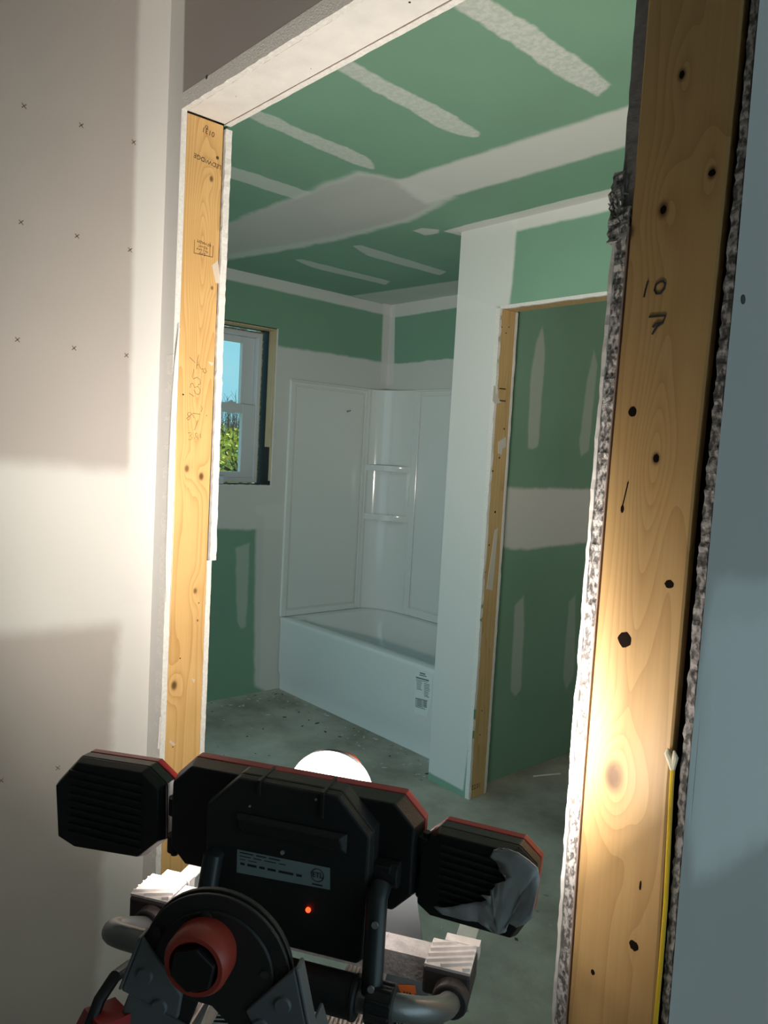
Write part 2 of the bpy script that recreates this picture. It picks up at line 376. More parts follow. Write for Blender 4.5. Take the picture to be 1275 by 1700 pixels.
# left stub front + returns; front sheet then framing core, closet side sheet
o.box((XS, Y2, 0), (XC, Y2+B, CEIL), 0)
o.box((XS, Y2+B, .0), (XS+B, YF, CEIL), 1)
o.box((XS+B, Y2+.1016, 0), (XCW-B, YF, CEIL), 2)
o.box((XCW-B, Y2+.1016, 0), (XCW, YF, CEIL), 3)
o.box((XS+B, Y2+B, 0), (XC-.038, Y2+.1016, CEIL), 2)
structure(o.build('wall_plumbing', [p2m, white_board, white_board, kmat]))
o = MB(); o.box((XC, Y2, ZC2), (XR-.02, Y2+B, CEIL), 0); o.box((XC-.038, Y2+B, ZC2+.038), (XR-.02, Y2+.1016, CEIL), 1)
o.box((XC+.82, Y2, 0), (XR-.02, Y2+B, ZC2), 0); o.box((XC+.86, Y2+B, 0), (XR-.02, Y2+.1016, ZC2), 1)
structure(o.build('wall_closet', [p2m, white_board]))

# hall left wall (X = XL)
lp = [
 pt(PX(XL, [(229,-60),(300,-60),(290,900),(208,900),(210,783),(226,288)]), op=.93, col=(.60,.59,.565), na=.012, fe=.012),
 pt(PX(XL, [(-260,738),(0,765),(212,784),(300,784),(300,1030),(198,1036),(0,1057),(-260,1085)]), op=.95, col=(.60,.59,.565), na=.025, fe=.03),
 pt(PX(XL, [(198,1000),(290,1000),(262,1800),(150,1800),(165,1430),(183,1210),(193,1150)]), op=.93, col=(.60,.59,.565), na=.04, fe=.02),
 pt(PX(XL, [(-260,780),(0,800),(225,840),(225,985),(0,1000),(-260,1030)]), op=.25, na=.08, fe=.09, col=(.50,.49,.46)),
]
lm = patched('hall_left_board', PAPER, lp, rough=.6)
o = MB(); o.box((XL-.12, -2.6, 0), (XL, Y0+.1, CEIL), 0)
for (x, y) in ((40,176),(135,208),(222,236),(35,369),(128,392),(216,415),(29,564),(123,578),(210,590),(96,1275),(2,1296)):
    c = onX(x, y, XL+.0006)
    for s in (-1, 1):
        d = Vector((0, .0042, .0042*s)); n = Vector((0, -.0006*s, .0006))
        o.poly([c-d-n, c+d-n, c+d+n, c-d+n], 1)
structure(o.build('wall_left', [lm, pencil]))

# door wall (Y = Y0)
dp = [pt(PY(Y0, [(220,-80),(309,-80),(303,230),(266,1300),(240,1900),(180,1900)]), op=.93, na=.004, fe=.006)]
dm = patched('door_wall_board', (.34, .315, .30), dp, rough=.7)
o = MB()
zt = ZH
o.box((XL, Y0, 0), (XJ, Y0+B, CEIL), 0); o.box((XL-.1, Y0+B, 0), (XJ-.038, Y0+.1016, CEIL), 1)
o.box((XL-.1, Y0+.1016, 0), (XJ-.02, Y0+.1143, CEIL), 2)
o.box((XJ, Y0, zt), (XR-.0127, Y0+B, CEIL), 0)
o.box((XJ-.02, Y0+.1016, zt), (XR-.02, Y0+.1143, CEIL), 2)
o.box((XJ-.0, Y0+B, zt+.0127), (XR-.02, Y0+.1016, CEIL), 1)
c = onY(343, 128, Y0-.0005)
o.cyl(c, c+Vector((0,.0004,0)), .004, 12, 3)
structure(o.build('wall_door', [dm, white_board, green_board, ink]))

def ragged(name, pts_world, ax, width, depth, mats, parent=None, jit=.0012, step=.012, m=0, jd=.0):
    """long board edge: quads swept along Z. pts_world = [(a0, z)...] interpolated position of the left edge; ax 'X' (face in XZ plane at y=depth[0]..depth[1]) or 'Y'"""
    o = MB(); z0, z1 = pts_world[0][1], pts_world[-1][1]
    n = max(2, int((z1-z0)/step)); rings = []
    for i in range(n+1):
        z = z0+(z1-z0)*i/n
        for k in range(len(pts_world)-1):
            if pts_world[k][1] <= z+1e-9: j = k
        (a, za), (b, zb) = pts_world[j], pts_world[j+1]; t = (z-za)/(zb-za) if zb != za else 0
        a0 = a+(b-a)*t; wv = width(z) if callable(width) else width
        l = a0+random.uniform(-jit, jit); r = a0+wv+random.uniform(-jit, jit)*.6
        d0 = depth[0]+random.uniform(-jd, jd); d1 = depth[1]
        if ax == 'X': rings.append([(l, d0, z), (r, d0+random.uniform(-jd, jd), z), (r, d1, z), (l, d1, z)])
        else: rings.append([(d0, l, z), (d0+random.uniform(-jd, jd), r, z), (d1, r, z), (d1, l, z)])
    o.loft(rings, m)
    return o.build(name, mats, parent)

# cut board edges at the left jamb (room side and bathroom side)
z931 = onX(352, 930, XJ).z
zst = onX(300, 590, XJ).z
structure(ragged('trim_1', [(Y0, 0), (Y0, zst)], 'Y', B*.95, (XJ+.001, XJ-.03), gyp_white, jit=.0006, jd=.0008))
structure(ragged('trim_2', [(Y0+.0015, zst), (Y0+.0015, ZH)], 'Y', B*.8, (XJ+.0006, XJ-.03), gyp_white, jit=.0004, jd=.0004))
structure(ragged('trim_3', [(Y0+.104, z931), (Y0+.101, 1.7), (Y0+.1025, ZH-.01)], 'Y', .0150, (XJ+.004, XJ-.03), gyp_white, jit=.001, jd=.0012))
structure(ragged('trim_4', [(Y0+.0985, 0), (Y0+.0985, z931)], 'Y', .0115, (XJ+.001, XJ-.03), gyp_white, jit=.0007, jd=.0008))
# header soffit board with its two cut edges
o = MB(); o.box((XJ, Y0+B+.0008, ZH), (XR-.02, Y0+.1008, ZH+B-.001), 0)
for a, b2 in ((.55, .62), (.30, .9), (.76, .25), (.12, .4)):
    c = Vector((XJ+(XR-XJ)*a, Y0+.02+.07*b2, ZH-.0003)); o.cyl(c, c+Vector((0,0,.0002)), .0022 if a == .55 else .001, 10, 1)
o.box((XJ, Y0+.0120, ZH-.0004), (XR-.02, Y0+.0136, ZH+.01), 2); o.box((XJ, Y0+.1008, ZH-.0006), (XR-.02, Y0+.1024, ZH+.02), 2)
structure(o.build('trim_5', [paint_white, ink, simple('paper_seam', (.16,.11,.085), .9)]))
def hedge(name, y, wd):
    o = MB(); n = 90; rings = []
    for i in range(n+1):
        x = XJ+(XR-.02-XJ)*i/n; dz = random.uniform(-.0014, .0006)
        rings.append([(x, y, ZH-.0012+dz), (x, y+wd, ZH-.0012+dz*.5), (x, y+wd, ZH+.03), (x, y, ZH+.03)])
    o.loft(rings); return structure(o.build(name, gyp_white))
hedge('trim_6', Y0-.0004, .0127); hedge('trim_7', Y0+.1022, .0135)
# compound bead beside left jamb
o = MB(); pts = []
for (x, y) in ((298,545),(292,600),(287,660),(285,720),(281,800),(280,860),(277,925),(276,1000)):
    pts.append(onY(x, y, Y0-.0005))
o.tube(pts, [.0012,.0028,.0022,.0035,.003,.0035,.003,.001], 8)
pts = [onY(x, y, Y0-.0005) for (x, y) in ((266,1190),(264,1230),(263,1242))]
o.tube(pts, [.001,.0022,.003], 8)
structure(o.build('trim_8', paint_white, smooth=True))

# wall that ends beside the doorway on the right (runs along Y)
def edge(pts, Y): 
    q = sorted([(onY(x, y, Y).x, onY(x, y, Y).z) for x, y in pts], key=lambda a: a[1]); 
    (a, za), (b, zb) = q[0], q[1]; q.insert(0, (a+(a-b)*(za-0)/(zb-za)*.6, 0)); q.append((q[-1][0]+.002, CEIL)); return q
LE = edge([(1068,100),(1041,450),(1010,800),(970,1300),(949,1600)], YR)
RE = edge([(1225,100),(1190,450),(1153,800),(1110,1300),(1091,1600)], YR)
G0 = edge([(1237,100),(1205,450),(1169,800),(1127,1300),(1104,1600)], YR)
G1 = edge([(1252,100),(1222,450),(1188,800),(1142,1300),(1118,1600)], YR)
def lerp(q, z):
    for k in range(len(q)-1):
        if q[k][1] <= z <= q[k+1][1]:
            return q[k][0]+(q[k+1][0]-q[k][0])*(z-q[k][1])/(q[k+1][1]-q[k][1])
    return q[-1][0]
XB = sum(lerp(G1, z) for z in (.6, 1, 1.5, 2))/4
zs = [CEIL*i/60 for i in range(61)]
bp_l = [
 pt([(XB, onX(x, y, XB).y, onX(x, y, XB).z) for x, y in ((1186,962),(1330,955),(1500,1200),(1330,1378),(1150,1478),(1140,1250))], op=.75, na=.03, fe=.015, col=(.60,.62,.62)),
 pt([(XB, onX(x, y, XB).y, onX(x, y, XB).z) for x, y in ((1178,1040),(1330,1000),(1400,1250),(1330,1360),(1155,1455))], op=.5, na=.05, fe=.02, col=(.68,.70,.70)),
]
bm_ = patched('right_wall_board', (.41, .40, .39), bp_l)
o = MB(); ys = (YR+.0, 4.5)
for i in range(60):                      # room-side sheet: front strip follows the cut edge
    z0, z1 = zs[i], zs[i+1]
    a0, a1 = lerp(G1, z0), lerp(G1, z1)
    o.poly([(a0, YR, z0), (a0, YR+.35, z0), (a1, YR+.35, z1), (a1, YR, z1)], 0)
    o.poly([(a0, YR+.35, z0), (a0, 4.5, z0), (a1, 4.5, z1), (a1, YR+.35, z1)], 0)
o.box((XR-.012, YR+.04, 0), (XB-.04, 4.5, CEIL), 1)
o.box((XR-.016, YR+.05, 0), (XR-.008, 4.5, CEIL), 2)
c = onX(1233, 497, XB+.0005); o.cyl(c, c+Vector((.0006,0,0)), .0042, 12, 3)
structure(o.build('wall_right', [bm_, white_board, green_board, ink]))
gyp2 = gypsum_mat('gypsum_crumbled', (.10, .095, .09), (.42, .40, .39), 200)
gyp3 = simple('gypsum_smooth', (.27, .26, .255), .85, noise_amt=.3, nscale=90, bump=.5, bscale=200)
def sub(q, z0, z1, off=0):
    zz = [z0+(z1-z0)*i/14 for i in range(15)]; return [(lerp(q, z)+off, z) for z in zz]
ztear = onY(1030, 345, YR).z
structure(ragged('trim_9', sub(G0, 0, CEIL), 'X', lambda z: max(.004, lerp(G1, z)-lerp(G0, z)-.0012), (YR+.001, YR+.007), gyp2, jit=.0010, jd=.0010, step=.005))
structure(ragged('trim_10', sub(LE, 0, ztear, -.0150), 'X', .0125, (YR+.0005, YR+.05), gyp, jit=.0007, jd=.0012, step=.006))
structure(ragged('trim_11', sub(LE, 0, ztear-.03, -.0185), 'X', .0040, (YR-.0008, YR+.05), paint_white, jit=.0008, jd=.0008, step=.01))
structure(ragged('trim_12', sub(LE, ztear, CEIL, -.0150), 'X', .0140, (YR+.004, YR+.06), gyp3, jit=.0005, jd=.0004))
structure(ragged('trim_13', sub(LE, 0, ztear-.02, -.0025), 'X', .0012, (YR-.0005, YR+.04), simple('brown_paper', (.35,.25,.2), .9), jit=.0002))
# torn paper shreds at the break
structure(ragged('trim_19', sub(LE, onY(1030, 400, YR).z, onY(1030, 285, YR).z, -.0235), 'X', lambda z: .012, (YR-.001, YR+.05), gyp2, jit=.0022, jd=.002, step=.004))
o = MB(); c0 = onY(1022, 360, YR)
for k in range(22):
    a = onY(1016+random.uniform(-3, 20), random.uniform(320, 395), YR-.001); L_ = random.uniform(.002, .006); an = random.uniform(-.5, 2.2)
    d = Vector((math.cos(an)*L_, random.uniform(-.006, .002), math.sin(an)*L_)); n_ = Vector((-math.sin(an), 0, math.cos(an)))*random.uniform(.0005, .0018)
    q = [a-n_, a+d-n_*.3, a+d+n_*.3, a+n_]; b2 = Vector((.0002, .0014, .0002))
    o.loft([q, [p+b2 for p in q]], random.choice([0, 1, 1]))
structure(o.build('trim_14', [gyp_white, gyp3]))
o = MB(); o.poly([(lerp(LE, z)-.002, YR+.012, z) for z in (0, CEIL)] + [(XB-.002, YR+.012, z) for z in (CEIL, 0)])
structure(o.build('trim_15', gap_dark))

# rest of the hall: back wall and an east wall with a big window opening that lets daylight in
o = MB(); o.box((XL-.1, -2.7, 0), (3.2, -2.6, CEIL)); structure(o.build('wall_back', plain_board))
o = MB()
for y0, y1, z0, z1 in ((-2.6, -.2, 0, CEIL), (4.2, 4.6, 0, CEIL), (-.2, 4.2, 0, .1), (-.2, 4.2, 2.3, CEIL)): o.box((2.0, y0, z0), (2.1, y1, z1))
structure(o.build('wall_east', plain_board))
o = MB(); o.box((-.1, 4.5, 0), (3.1, 4.6, CEIL)); o.box((XR-.03, 4.5, 0), (-.1, 4.6, CEIL)); structure(o.build('wall_north', plain_board))

# ------------------------------------------------------------------ WINDOW
XG = XW-.12
def wy(px, py, X=XG): p = onX(px, py, X); return p.y, p.z
yr_t, zt_w = wy(432, 553); yr_b, zb_w = wy(427, 803)
yo = (yr_t+yr_b)/2; zt_w = wy(425, 553)[1]; zb_w = wy(424, 801)[1]
gy = (wy(403, 600)[0]+wy(400, 760)[0])/2
gz_t = wy(390, 566)[1]; mr_t = wy(395, 671)[1]; mr_b = wy(395, 685)[1]; gz_b = wy(395, 783)[1]
yl = WY0+.03; gyl = yl+.075
win = empty('window_1', (XG, (yo+yl)/2, zb_w)); structure(win)
def wadd(o, name, mats, **k):
    ob = o.build(name, mats, win, **k); ob.matrix_parent_inverse = Matrix.Translation(win.location).inverted(); return ob
o = MB(); fw = .028
o.box((XG-.06, yo-fw, zb_w), (XG+.012, yo, zt_w)); o.box((XG-.06, yl, zb_w), (XG+.012, yl+fw, zt_w))
o.box((XG-.06, yl+fw, zt_w-fw), (XG+.012, yo-fw, zt_w)); o.box((XG-.06, yl+fw, zb_w), (XG+.012, yo-fw, zb_w+fw))
wadd(o, 'window_frame', vinyl, bevel=.003)
def sash(z0, z1, x, zg0, zg1):
    o = MB(); y0, y1 = yl+fw, yo-fw
    o.box((x-.03, y0, z0), (x, gyl, z1)); o.box((x-.03, gy, z0), (x, y1, z1)); o.box((x-.03, gyl, z0), (x, gy, zg0)); o.box((x-.03, gyl, zg1), (x, gy, z1))
    s = wadd(o, 'window_sash', vinyl, bevel=.004)
sash(mr_b-.0, zt_w-fw, XG-.022, mr_t, gz_t); sash(zb_w+fw, mr_t+.004, XG+.006, gz_b, mr_b)
gm = bpy.data.materials.new('window_glass'); gm.use_nodes = True; gn = gm.node_tree; gn.nodes.clear()
go = gn.nodes.new('ShaderNodeOutputMaterial'); gt = gn.nodes.new('ShaderNodeBsdfTransparent'); gg = gn.nodes.new('ShaderNodeBsdfGlossy'); gg.inputs['Roughness'].default_value = .02
gx = gn.nodes.new('ShaderNodeMixShader'); gx.inputs[0].default_value = .06; gt.inputs[0].default_value = (.96, .99, .98, 1)
gn.links.new(gt.outputs[0], gx.inputs[1]); gn.links.new(gg.outputs[0], gx.inputs[2]); gn.links.new(gx.outputs[0], go.inputs[0])
o = MB(); o.box((XG-.042, gyl, mr_t), (XG-.038, gy, gz_t)); wadd(o, 'window_pane', gm)
o = MB(); o.box((XG-.014, gyl, gz_b), (XG-.010, gy, mr_b)); wadd(o, 'window_pane', gm)
# sash locks
o = MB(); o.box((XG-.02, gy-.10, mr_t+.002), (XG+.006, gy-.04, mr_t+.012)); o.box((XG-.015, gy-.08, mr_t+.012), (XG+.0, gy-.06, mr_t+.02)); wadd(o, 'window_lock', vinyl, bevel=.003)
# foam round the frame, black membrane and the wood liner of the opening
o = MB(); n = 40
for i in range(n):
    z = zb_w+(zt_w-zb_w)*i/n; r = random.uniform(.007, .012); o.tube([(XG-.01, yo+.005, z), (XG-.005, yo+.005, z+.028)], [r, random.uniform(.007, .012)], 8)
for i in range(20):
    y = yl+(yo-yl)*i/20; r = random.uniform(.006, .010); o.tube([(XG-.01, y, zt_w+.004), (XG-.01, y+.045, zt_w+.004)], r, 8)
wadd(o, 'foam_seal', foam, smooth=True)
o = MB()
o.box((XW-.18, WY1-.004, WZ0+.002), (XW-.012, WY1-.0005, WZ1-.002)); o.box((XW-.18, WY0, WZ1-.004), (XW-.012, WY1, WZ1-.0005)); o.box((XW-.18, WY0, WZ0+.0005), (XW-.012, WY1, WZ0+.006))
wadd(o, 'membrane', membrane)
lin = wood('pale_pine', (.60, .47, .30), (.44, .31, .17), 0, freq=40, rough=.6)
zl = onX(445, 742, XW-.05).z
o = MB(); o.box((XW-.075, WY1-.012, zl), (XW-.010, WY1-.004, WZ1-.012)); o.box((XW-.028, WY1-.008, WZ0+.03), (XW-.010, WY1-.004, zl)); o.box((XW-.075, WY0, WZ1-.012), (XW-.010, WY1-.004, WZ1-.004))
wadd(o, 'window_liner', lin)
o = MB(); rr = []
for i in range(46):
    y = WY0+(WY1-WY0)*i/45; rr.append([(XW+.0015, y, WZ0+.004+random.uniform(-.002, .003)), (XW+.0015, y, WZ0-.003), (XW-B, y, WZ0-.003), (XW-B, y, WZ0+.004+random.uniform(-.002, .003))])
o.loft(rr); o.box((XW-B, WY1-.0035, WZ0), (XW+.001, WY1+.001, WZ1)); wadd(o, 'board_edge', gyp_white)
o = MB(); p = onX(362, 795, XW-.03); o.box((XW-.06, p.y-.28, WZ0+.006), (XW-.02, p.y+.03, WZ0+.05)); wadd(o, 'sill_block', vinyl, bevel=.003)

# ------------------------------------------------------------------ STUDS
def kn(P, ax): return P[ax]
# left jamb stud
def lk(px, py, sa, sz, st, dk): p = onX(px, py, XJ); return (p.y, p.z, sa, sz, st, dk)
lkn = [lk(351,297,.010,.02,2.2,.0045), lk(335,385,.014,.06,2.5,0), lk(338,455,.012,.09,4.0,0), lk(352,478,.006,.012,1.0,.003),lk(325,640,.012,.10,3.5,0), lk(310,778,.009,.02,2,.0055), lk(334,791,.009,.02,2,.006), lk(324,981,.008,.02,1.6,.0045), lk(289,1138,.011,.022,2.5,.007), lk(328,1030,.003,.005,.6,.002), lk(335,330,.014,.12,3,0)]
left_wood = wood('left_stud_pine', (.66, .415, .17), (.43, .22, .065), 1, lkn, freq=46, rough=.36, seed=3)
st1 = empty('door_stud', (XJ-.019, Y0+.057, 0)); tag(st1, 'golden pine door stud with upside-down mill stamp and pencil sums, left side of the doorway', 'stud')
def addto(par, o, name, mats, **k):
    ob = o.build(name, mats, par, **k); ob.matrix_parent_inverse = Matrix.Translation(par.location).inverted(); return ob
o = MB(); o.box((XJ-.038, Y0+B+.0008, 0), (XJ, Y0+.0985, onX(340, 197, XJ).z)); addto(st1, o, 'stud_board', left_wood, bevel=.0015)
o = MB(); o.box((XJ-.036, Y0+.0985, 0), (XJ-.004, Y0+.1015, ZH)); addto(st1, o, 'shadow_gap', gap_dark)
# trimmer offcut over the stud
st1b = empty('header_offcut', (XJ-.019, Y0+.06, ZH-.03)); tag(st1b, 'small end-grain pine block wedged above the left door stud', 'offcut')
ztop = onX(340, 197, XJ).z
o = MB(); o.box((XJ-.036, Y0+.028, ztop+.0005), (XJ-.006, Y0+.0985, ZH-.0005)); addto(st1b, o, 'offcut_block', wood('endgrain', (.55,.33,.15), (.25,.12,.045), 1, [lk(350,200,.02,.02,6,0)], freq=160, rough=.6), bevel=.001)
tag(st1b, 'small end-grain pine block wedged above the left door stud', 'offcut')

def text_mesh(s, size, name='t'):
    cu = bpy.data.curves.new(name, 'FONT'); cu.body = s; cu.size = size; cu.align_x = 'CENTER'; cu.align_y = 'CENTER'; cu.extrude = .00012
    o = bpy.data.objects.new(name, cu); COL.objects.link(o); dg = bpy.context.evaluated_depsgraph_get(); dg.update()
    me = bpy.data.meshes.new_from_object(o.evaluated_get(dg)); bpy.data.objects.remove(o); bpy.data.curves.remove(cu); return me
def place_text(s, size, origin, ex, ey, name, mat, parent=None, sx=1):
    me = text_mesh(s, size); me.materials.clear(); me.materials.append(mat)
    ex = Vector(ex).normalized(); ey = Vector(ey).normalized(); ez = ex.cross(ey)
    for v in me.vertices:
        c = Vector(v.co); v.co = Vector(origin)+ex*c.x*sx+ey*c.y+ez*c.z
    me.name = name; o = bpy.data.objects.new(name, me); COL.objects.link(o)
    if parent:
        o.parent = parent; o.matrix_parent_inverse = parent.matrix_basis.inverted()
    return o
def merge_text(mb, s, size, origin, ex, ey, m=0, sx=1):
    me = text_mesh(s, size); ex = Vector(ex).normalized(); ey = Vector(ey).normalized(); ez = ex.cross(ey); i = len(mb.v)
    mb.v += [tuple(Vector(origin)+ex*v.co.x*sx+ey*v.co.y+ez*v.co.z) for v in me.vertices]
    for p in me.polygons: mb.f.append(tuple(i+k for k in p.vertices)); mb.m.append(m)
    bpy.data.meshes.remove(me)
XT = XJ+.0006
o = MB()
ey = (0, -.13, -1); ex = (0, -1, .13)
merge_text(o, 'LEDWIDGE', .0132, onX(345, 268, XT), ex, ey, sx=1.0)
addto(st1, o, 'mill_name', stamp_ink); o = MB(); merge_text(o, '0131', .0150, onX(346, 219, XT), ex, ey); addto(st1, o, 'mill_number', stamp_ink); o = MB()
c = onX(361, 262, XT); o.cyl(c, c+Vector((.0003,0,0)), .0035, 10)
addto(st1, o, 'mill_logo', stamp_ink); o = MB(); c = onX(343, 211, XT); o.tube([c+Vector((0, math.cos(a)*.003, math.sin(a)*.003)) for a in [k*.7 for k in range(10)]], .0006, 5)
addto(st1, o, 'mill_logo', stamp_ink); o = MB()
# grade stamp box
bx0 = [onX(x, y, XT) for x, y in ((323,398),(322,420),(353,427),(354,408))]
def line(o, a, b, r=.0006): o.tube([a, b], r, 5)
line(o, bx0[0], bx0[1]); line(o, bx0[1], bx0[2]); line(o, bx0[2], bx0[3]); line(o, onX(349,402,XT), onX(348,426,XT), .0004)
merge_text(o, '60 HAEM', .0085, onX(339, 404, XT), ex, ey); merge_text(o, 'KD-HT', .007, onX(337, 410, XT), ex, ey)
merge_text(o, 'No.2 S-P-F', .0062, onX(336, 415.5, XT), ex, ey); merge_text(o, 'S.P.F', .0085, onX(336, 421, XT), ex, ey)
addto(st1, o, 'grade_stamp', stamp_ink)
# pencil sums
o = MB()
def stroke(o, pts, X, r=.0005, f=None):
    f = f or (lambda x, y: onX(x, y, X)); o.tube([f(x, y) for x, y in pts], r, 5)
def z4(l): return [(280+x/8.95, 570+y/8.95) for x, y in l]
for l in ([(310,205),(395,290)], [(445,170),(425,260),(415,380)], [(415,330),(450,310),(470,370),(490,385),(540,375),(565,420),(540,445),(510,420),(515,390)],
          [(375,385),(355,500),(370,530),(420,505),(465,540),(470,600),(440,620)], [(320,660),(330,600),(360,595),(385,660),(430,640),(470,690),(465,740),(435,765),(400,740),(375,690)],
          [(305,740),(375,790)], [(480,930),(500,960),(485,1020)], [(275,1130),(300,1140),(320,1100),(280,1060),(290,1030),(330,1030),(335,1060),(265,1120)], [(330,1060),(370,1040),(470,1055)],[(355,1060),(380,1110)],
          [(435,1140),(385,1290)], [(290,1335),(330,1325),(345,1350),(315,1375),(350,1400),(330,1435),(290,1430)], [(430,1335),(395,1340),(400,1370),(430,1410),(405,1430),(385,1410),(440,1350),(430,1440)], [(470,1340),(475,1410)]):
    o = MB(); stroke(o, z4(l), XT); addto(st1, o, 'pencil_stroke', pencil)
dab = simple('dab', (.62,.52,.42), .7)
for (x, y, r) in ((304,655,.0018),(330,1001,.0013),(299,1093,.0015),(287,1240,.0015),(343,690,.001)):
    o = MB(); c = onX(x, y, XT-.0004); o.cyl(c, c+Vector((.0003,0,0)), r, 10, 0); addto(st1, o, 'nail_hole', gap_dark)
o = MB()
for pts in ([(352,440),(362,432),(366,470),(358,470)], [(281,1232),(283,1229),(292,1236),(288,1238)], [(318,1126),(324,1128),(322,1134)], [(345,600),(355,602),(352,608)]):
    o = MB(); q = [onX(x, y, XT) for x, y in pts]; o.loft([q, [p-Vector((.0005,0,0)) for p in q]]); addto(st1, o, 'compound_dab', dab)

# right stud
def rk(px, py, sa, sz, st, dk): p = onY(px, py, YR); return (p.x, p.z, sa, sz, st, dk)
rkn = [rk(1132,124,.008,.02,1.6,.004), rk(1182,287,.007,.02,1.4,.004), rk(1101,348,.012,.03,2.5,.0055), rk(1045,385,.006,.012,1,.005), rk(1089,761,.012,.03,2.5,.004), rk(1090,700,.012,.09,2.2,0), rk(1018,1288,.016,.028,4.5,.0105), rk(1052,1570,.004,.008,.8,0), rk(1065,920,.012,.10,2.5,0), rk(1150,430,.02,.2,2,0)]
right_wood = wood('right_stud_pine', (.56, .36, .15), (.40, .235, .085), 0, rkn, freq=34, rough=.5, seed=9)
st2 = empty('wall_end_stud', (XR+.044, YR+.019, 0)); tag(st2, 'wide pine stud at the wall end right of the doorway, marked 10 and 7', 'stud')
o = MB(); rings = []
for i in range(61):
    z = CEIL*i/60; a, b = lerp(LE, z), lerp(RE, z); rings.append([(a, YR+.0015, z), (a+.002, YR, z), (b-.002, YR, z), (b, YR+.0015, z), (b, YR+.011, z), (a, YR+.011, z)])
o.loft(rings); addto(st2, o, 'stud_board', right_wood)
o = MB()
def z6(l): return [(1020+x/5.8, 440+y/5.8) for x, y in l]
g = lambda x, y: onY(x, y, YR-.0002)
for l, r in (([(325,150),(300,240),(285,310)], .0009), ([(440,160),(400,190),(385,240),(405,280),(445,275),(480,230),(490,180),(470,160),(440,162)], .0010), ([(335,500),(400,495),(495,490),(465,560),(410,600),(365,668)], .0010), ([(370,600),(400,570),(460,565)], .0011)):
    o = MB(); stroke(o, z6(l), 0, r, g); addto(st2, o, 'marker_stroke', ink)
o = MB()
for (x, y, rx, ry) in ((1111,970,.0045,.004),(1037,1062,.0072,.0075),(1052,1570,.0048,.005),(1050,684,.0042,.005),(1089,761,.003,.0042),(1101,348,.003,.004),(1182,287,.0035,.003),(1132,124,.0025,.0035),(1033,845,.0018,.004),(984,1614,.0022,.003),(1063,1470,.0012,.005)):
    c = g(x, y); n = 14; rr = [c+Vector((math.cos(2*math.pi*k/n)*rx*random.uniform(.85, 1.1), 0, math.sin(2*math.pi*k/n)*ry*random.uniform(.85, 1.1))) for k in range(n)]
    o = MB(); o.loft([rr, [p+Vector((0, .0006, 0)) for p in rr]]); addto(st2, o, 'nail_hole', gap_dark)
o = MB(); stroke(o, [(1043,800),(1034,838)], 0, .0006, g); addto(st2, o, 'scratch', gap_dark)

# yellow cable hanging beside it
o = MB(); gg_ = lambda x, y: onY(x, y, YR-.004)
o.tube([gg_(x, y) for x, y in ((1117,1275),(1115,1300),(1113,1340),(1110,1400),(1105,1500),(1097,1600),(1088,1700),(1080,1800))], .0022, 8)
cab = tag(o.build('yellow_cable', yellow, smooth=True), 'thin yellow cable hanging down the right edge of the wide pine stud', 'cable')
o = MB(); o.tube([gg_(x, y) for x, y in ((1117,1278),(1113,1262),(1108,1250),(1109,1243))], [.0026,.0034,.003,.001], 8); o.tube([gg_(x, y) for x, y in ((1117,1276),(1121,1258),(1119,1246))], [.0024,.003,.0008], 8)
o.build('torn_sheath', simple('pale_sheath', (.75,.72,.55), .5), cab, smooth=True)

# closet jamb stud and header
ck = []
cw = wood('closet_pine', (.60, .42, .20), (.42, .25, .09), 1, [], freq=50, rough=.5, seed=5)
st3 = empty('closet_stud', (XC-.019, Y2+.057, 0)); tag(st3, 'slim pine stud lining the left side of the closet opening', 'stud')
o = MB(); o.box((XC-.038, Y2+B+.001, 0), (XC, Y2+.1016, ZC2)); addto(st3, o, 'stud_board', cw, bevel=.001)
XCt = XC+.0006; o = MB()
for (x, y, r) in ((833,543,.003),(845,543,.003),(840,553,.003),(829,760,.004),(837,712,.004),(818,782,.004),(822,850,.005),(795,1112,.004),(800,1180,.003),(797,1220,.003),(812,905,.004),(806,950,.003)):
    o = MB(); c = onX(x, y, XCt); o.cyl(c, c+Vector((.0003,0,0)), r, 8); addto(st3, o, 'nail_hole', gap_dark)
o = MB(); merge_text(o, '2231', .03, onX(790, 1306, XCt), (0,1,0), (0,0,1)); addto(st3, o, 'stamp_mark', stamp_ink)
for yy in (645, 665):
    a_, b_ = onX(829, yy, XCt), onX(839, yy+1, XCt); o = MB(); o.tube([a_, b_], .003, 5); addto(st3, o, 'stamp_mark', stamp_ink)
dab2 = simple('dab2', (.6,.58,.52), .8)
for pts in ([(820,640),(828,648),(827,660),(833,668),(822,671),(818,665)], [(828,733),(840,725),(840,742),(834,745),(833,755),(827,752)], [(822,880),(827,876),(818,980),(808,978)]):
    o = MB(); q = [onX(x, y, XC+.002) for x, y in pts]; o.loft([q, [p-Vector((.002,0,0)) for p in q]]); addto(st3, o, 'torn_paper', dab2)
st4 = empty('closet_header', ((XC+XR)/2, Y2+.057, ZC2)); tag(st4, 'flat pine board capping the top of the closet opening', 'header')
o = MB(); o.box((XC-.038, Y2+B+.001, ZC2+.0005), (XC+.86, Y2+.1016, ZC2+.037)); addto(st4, o, 'header_board', wood('header_pine', (.55,.38,.19), (.40,.24,.1), 1, [], freq=50, rough=.55), bevel=.001)
st5 = empty('closet_stud', (XC+.84, Y2+.057, 0)); tag(st5, 'pine stud on the far right side of the closet opening', 'stud')
o = MB(); o.box((XC+.822, Y2+B+.001, 0), (XC+.859, Y2+.1016, ZC2)); addto(st5, o, 'stud_board', cw)
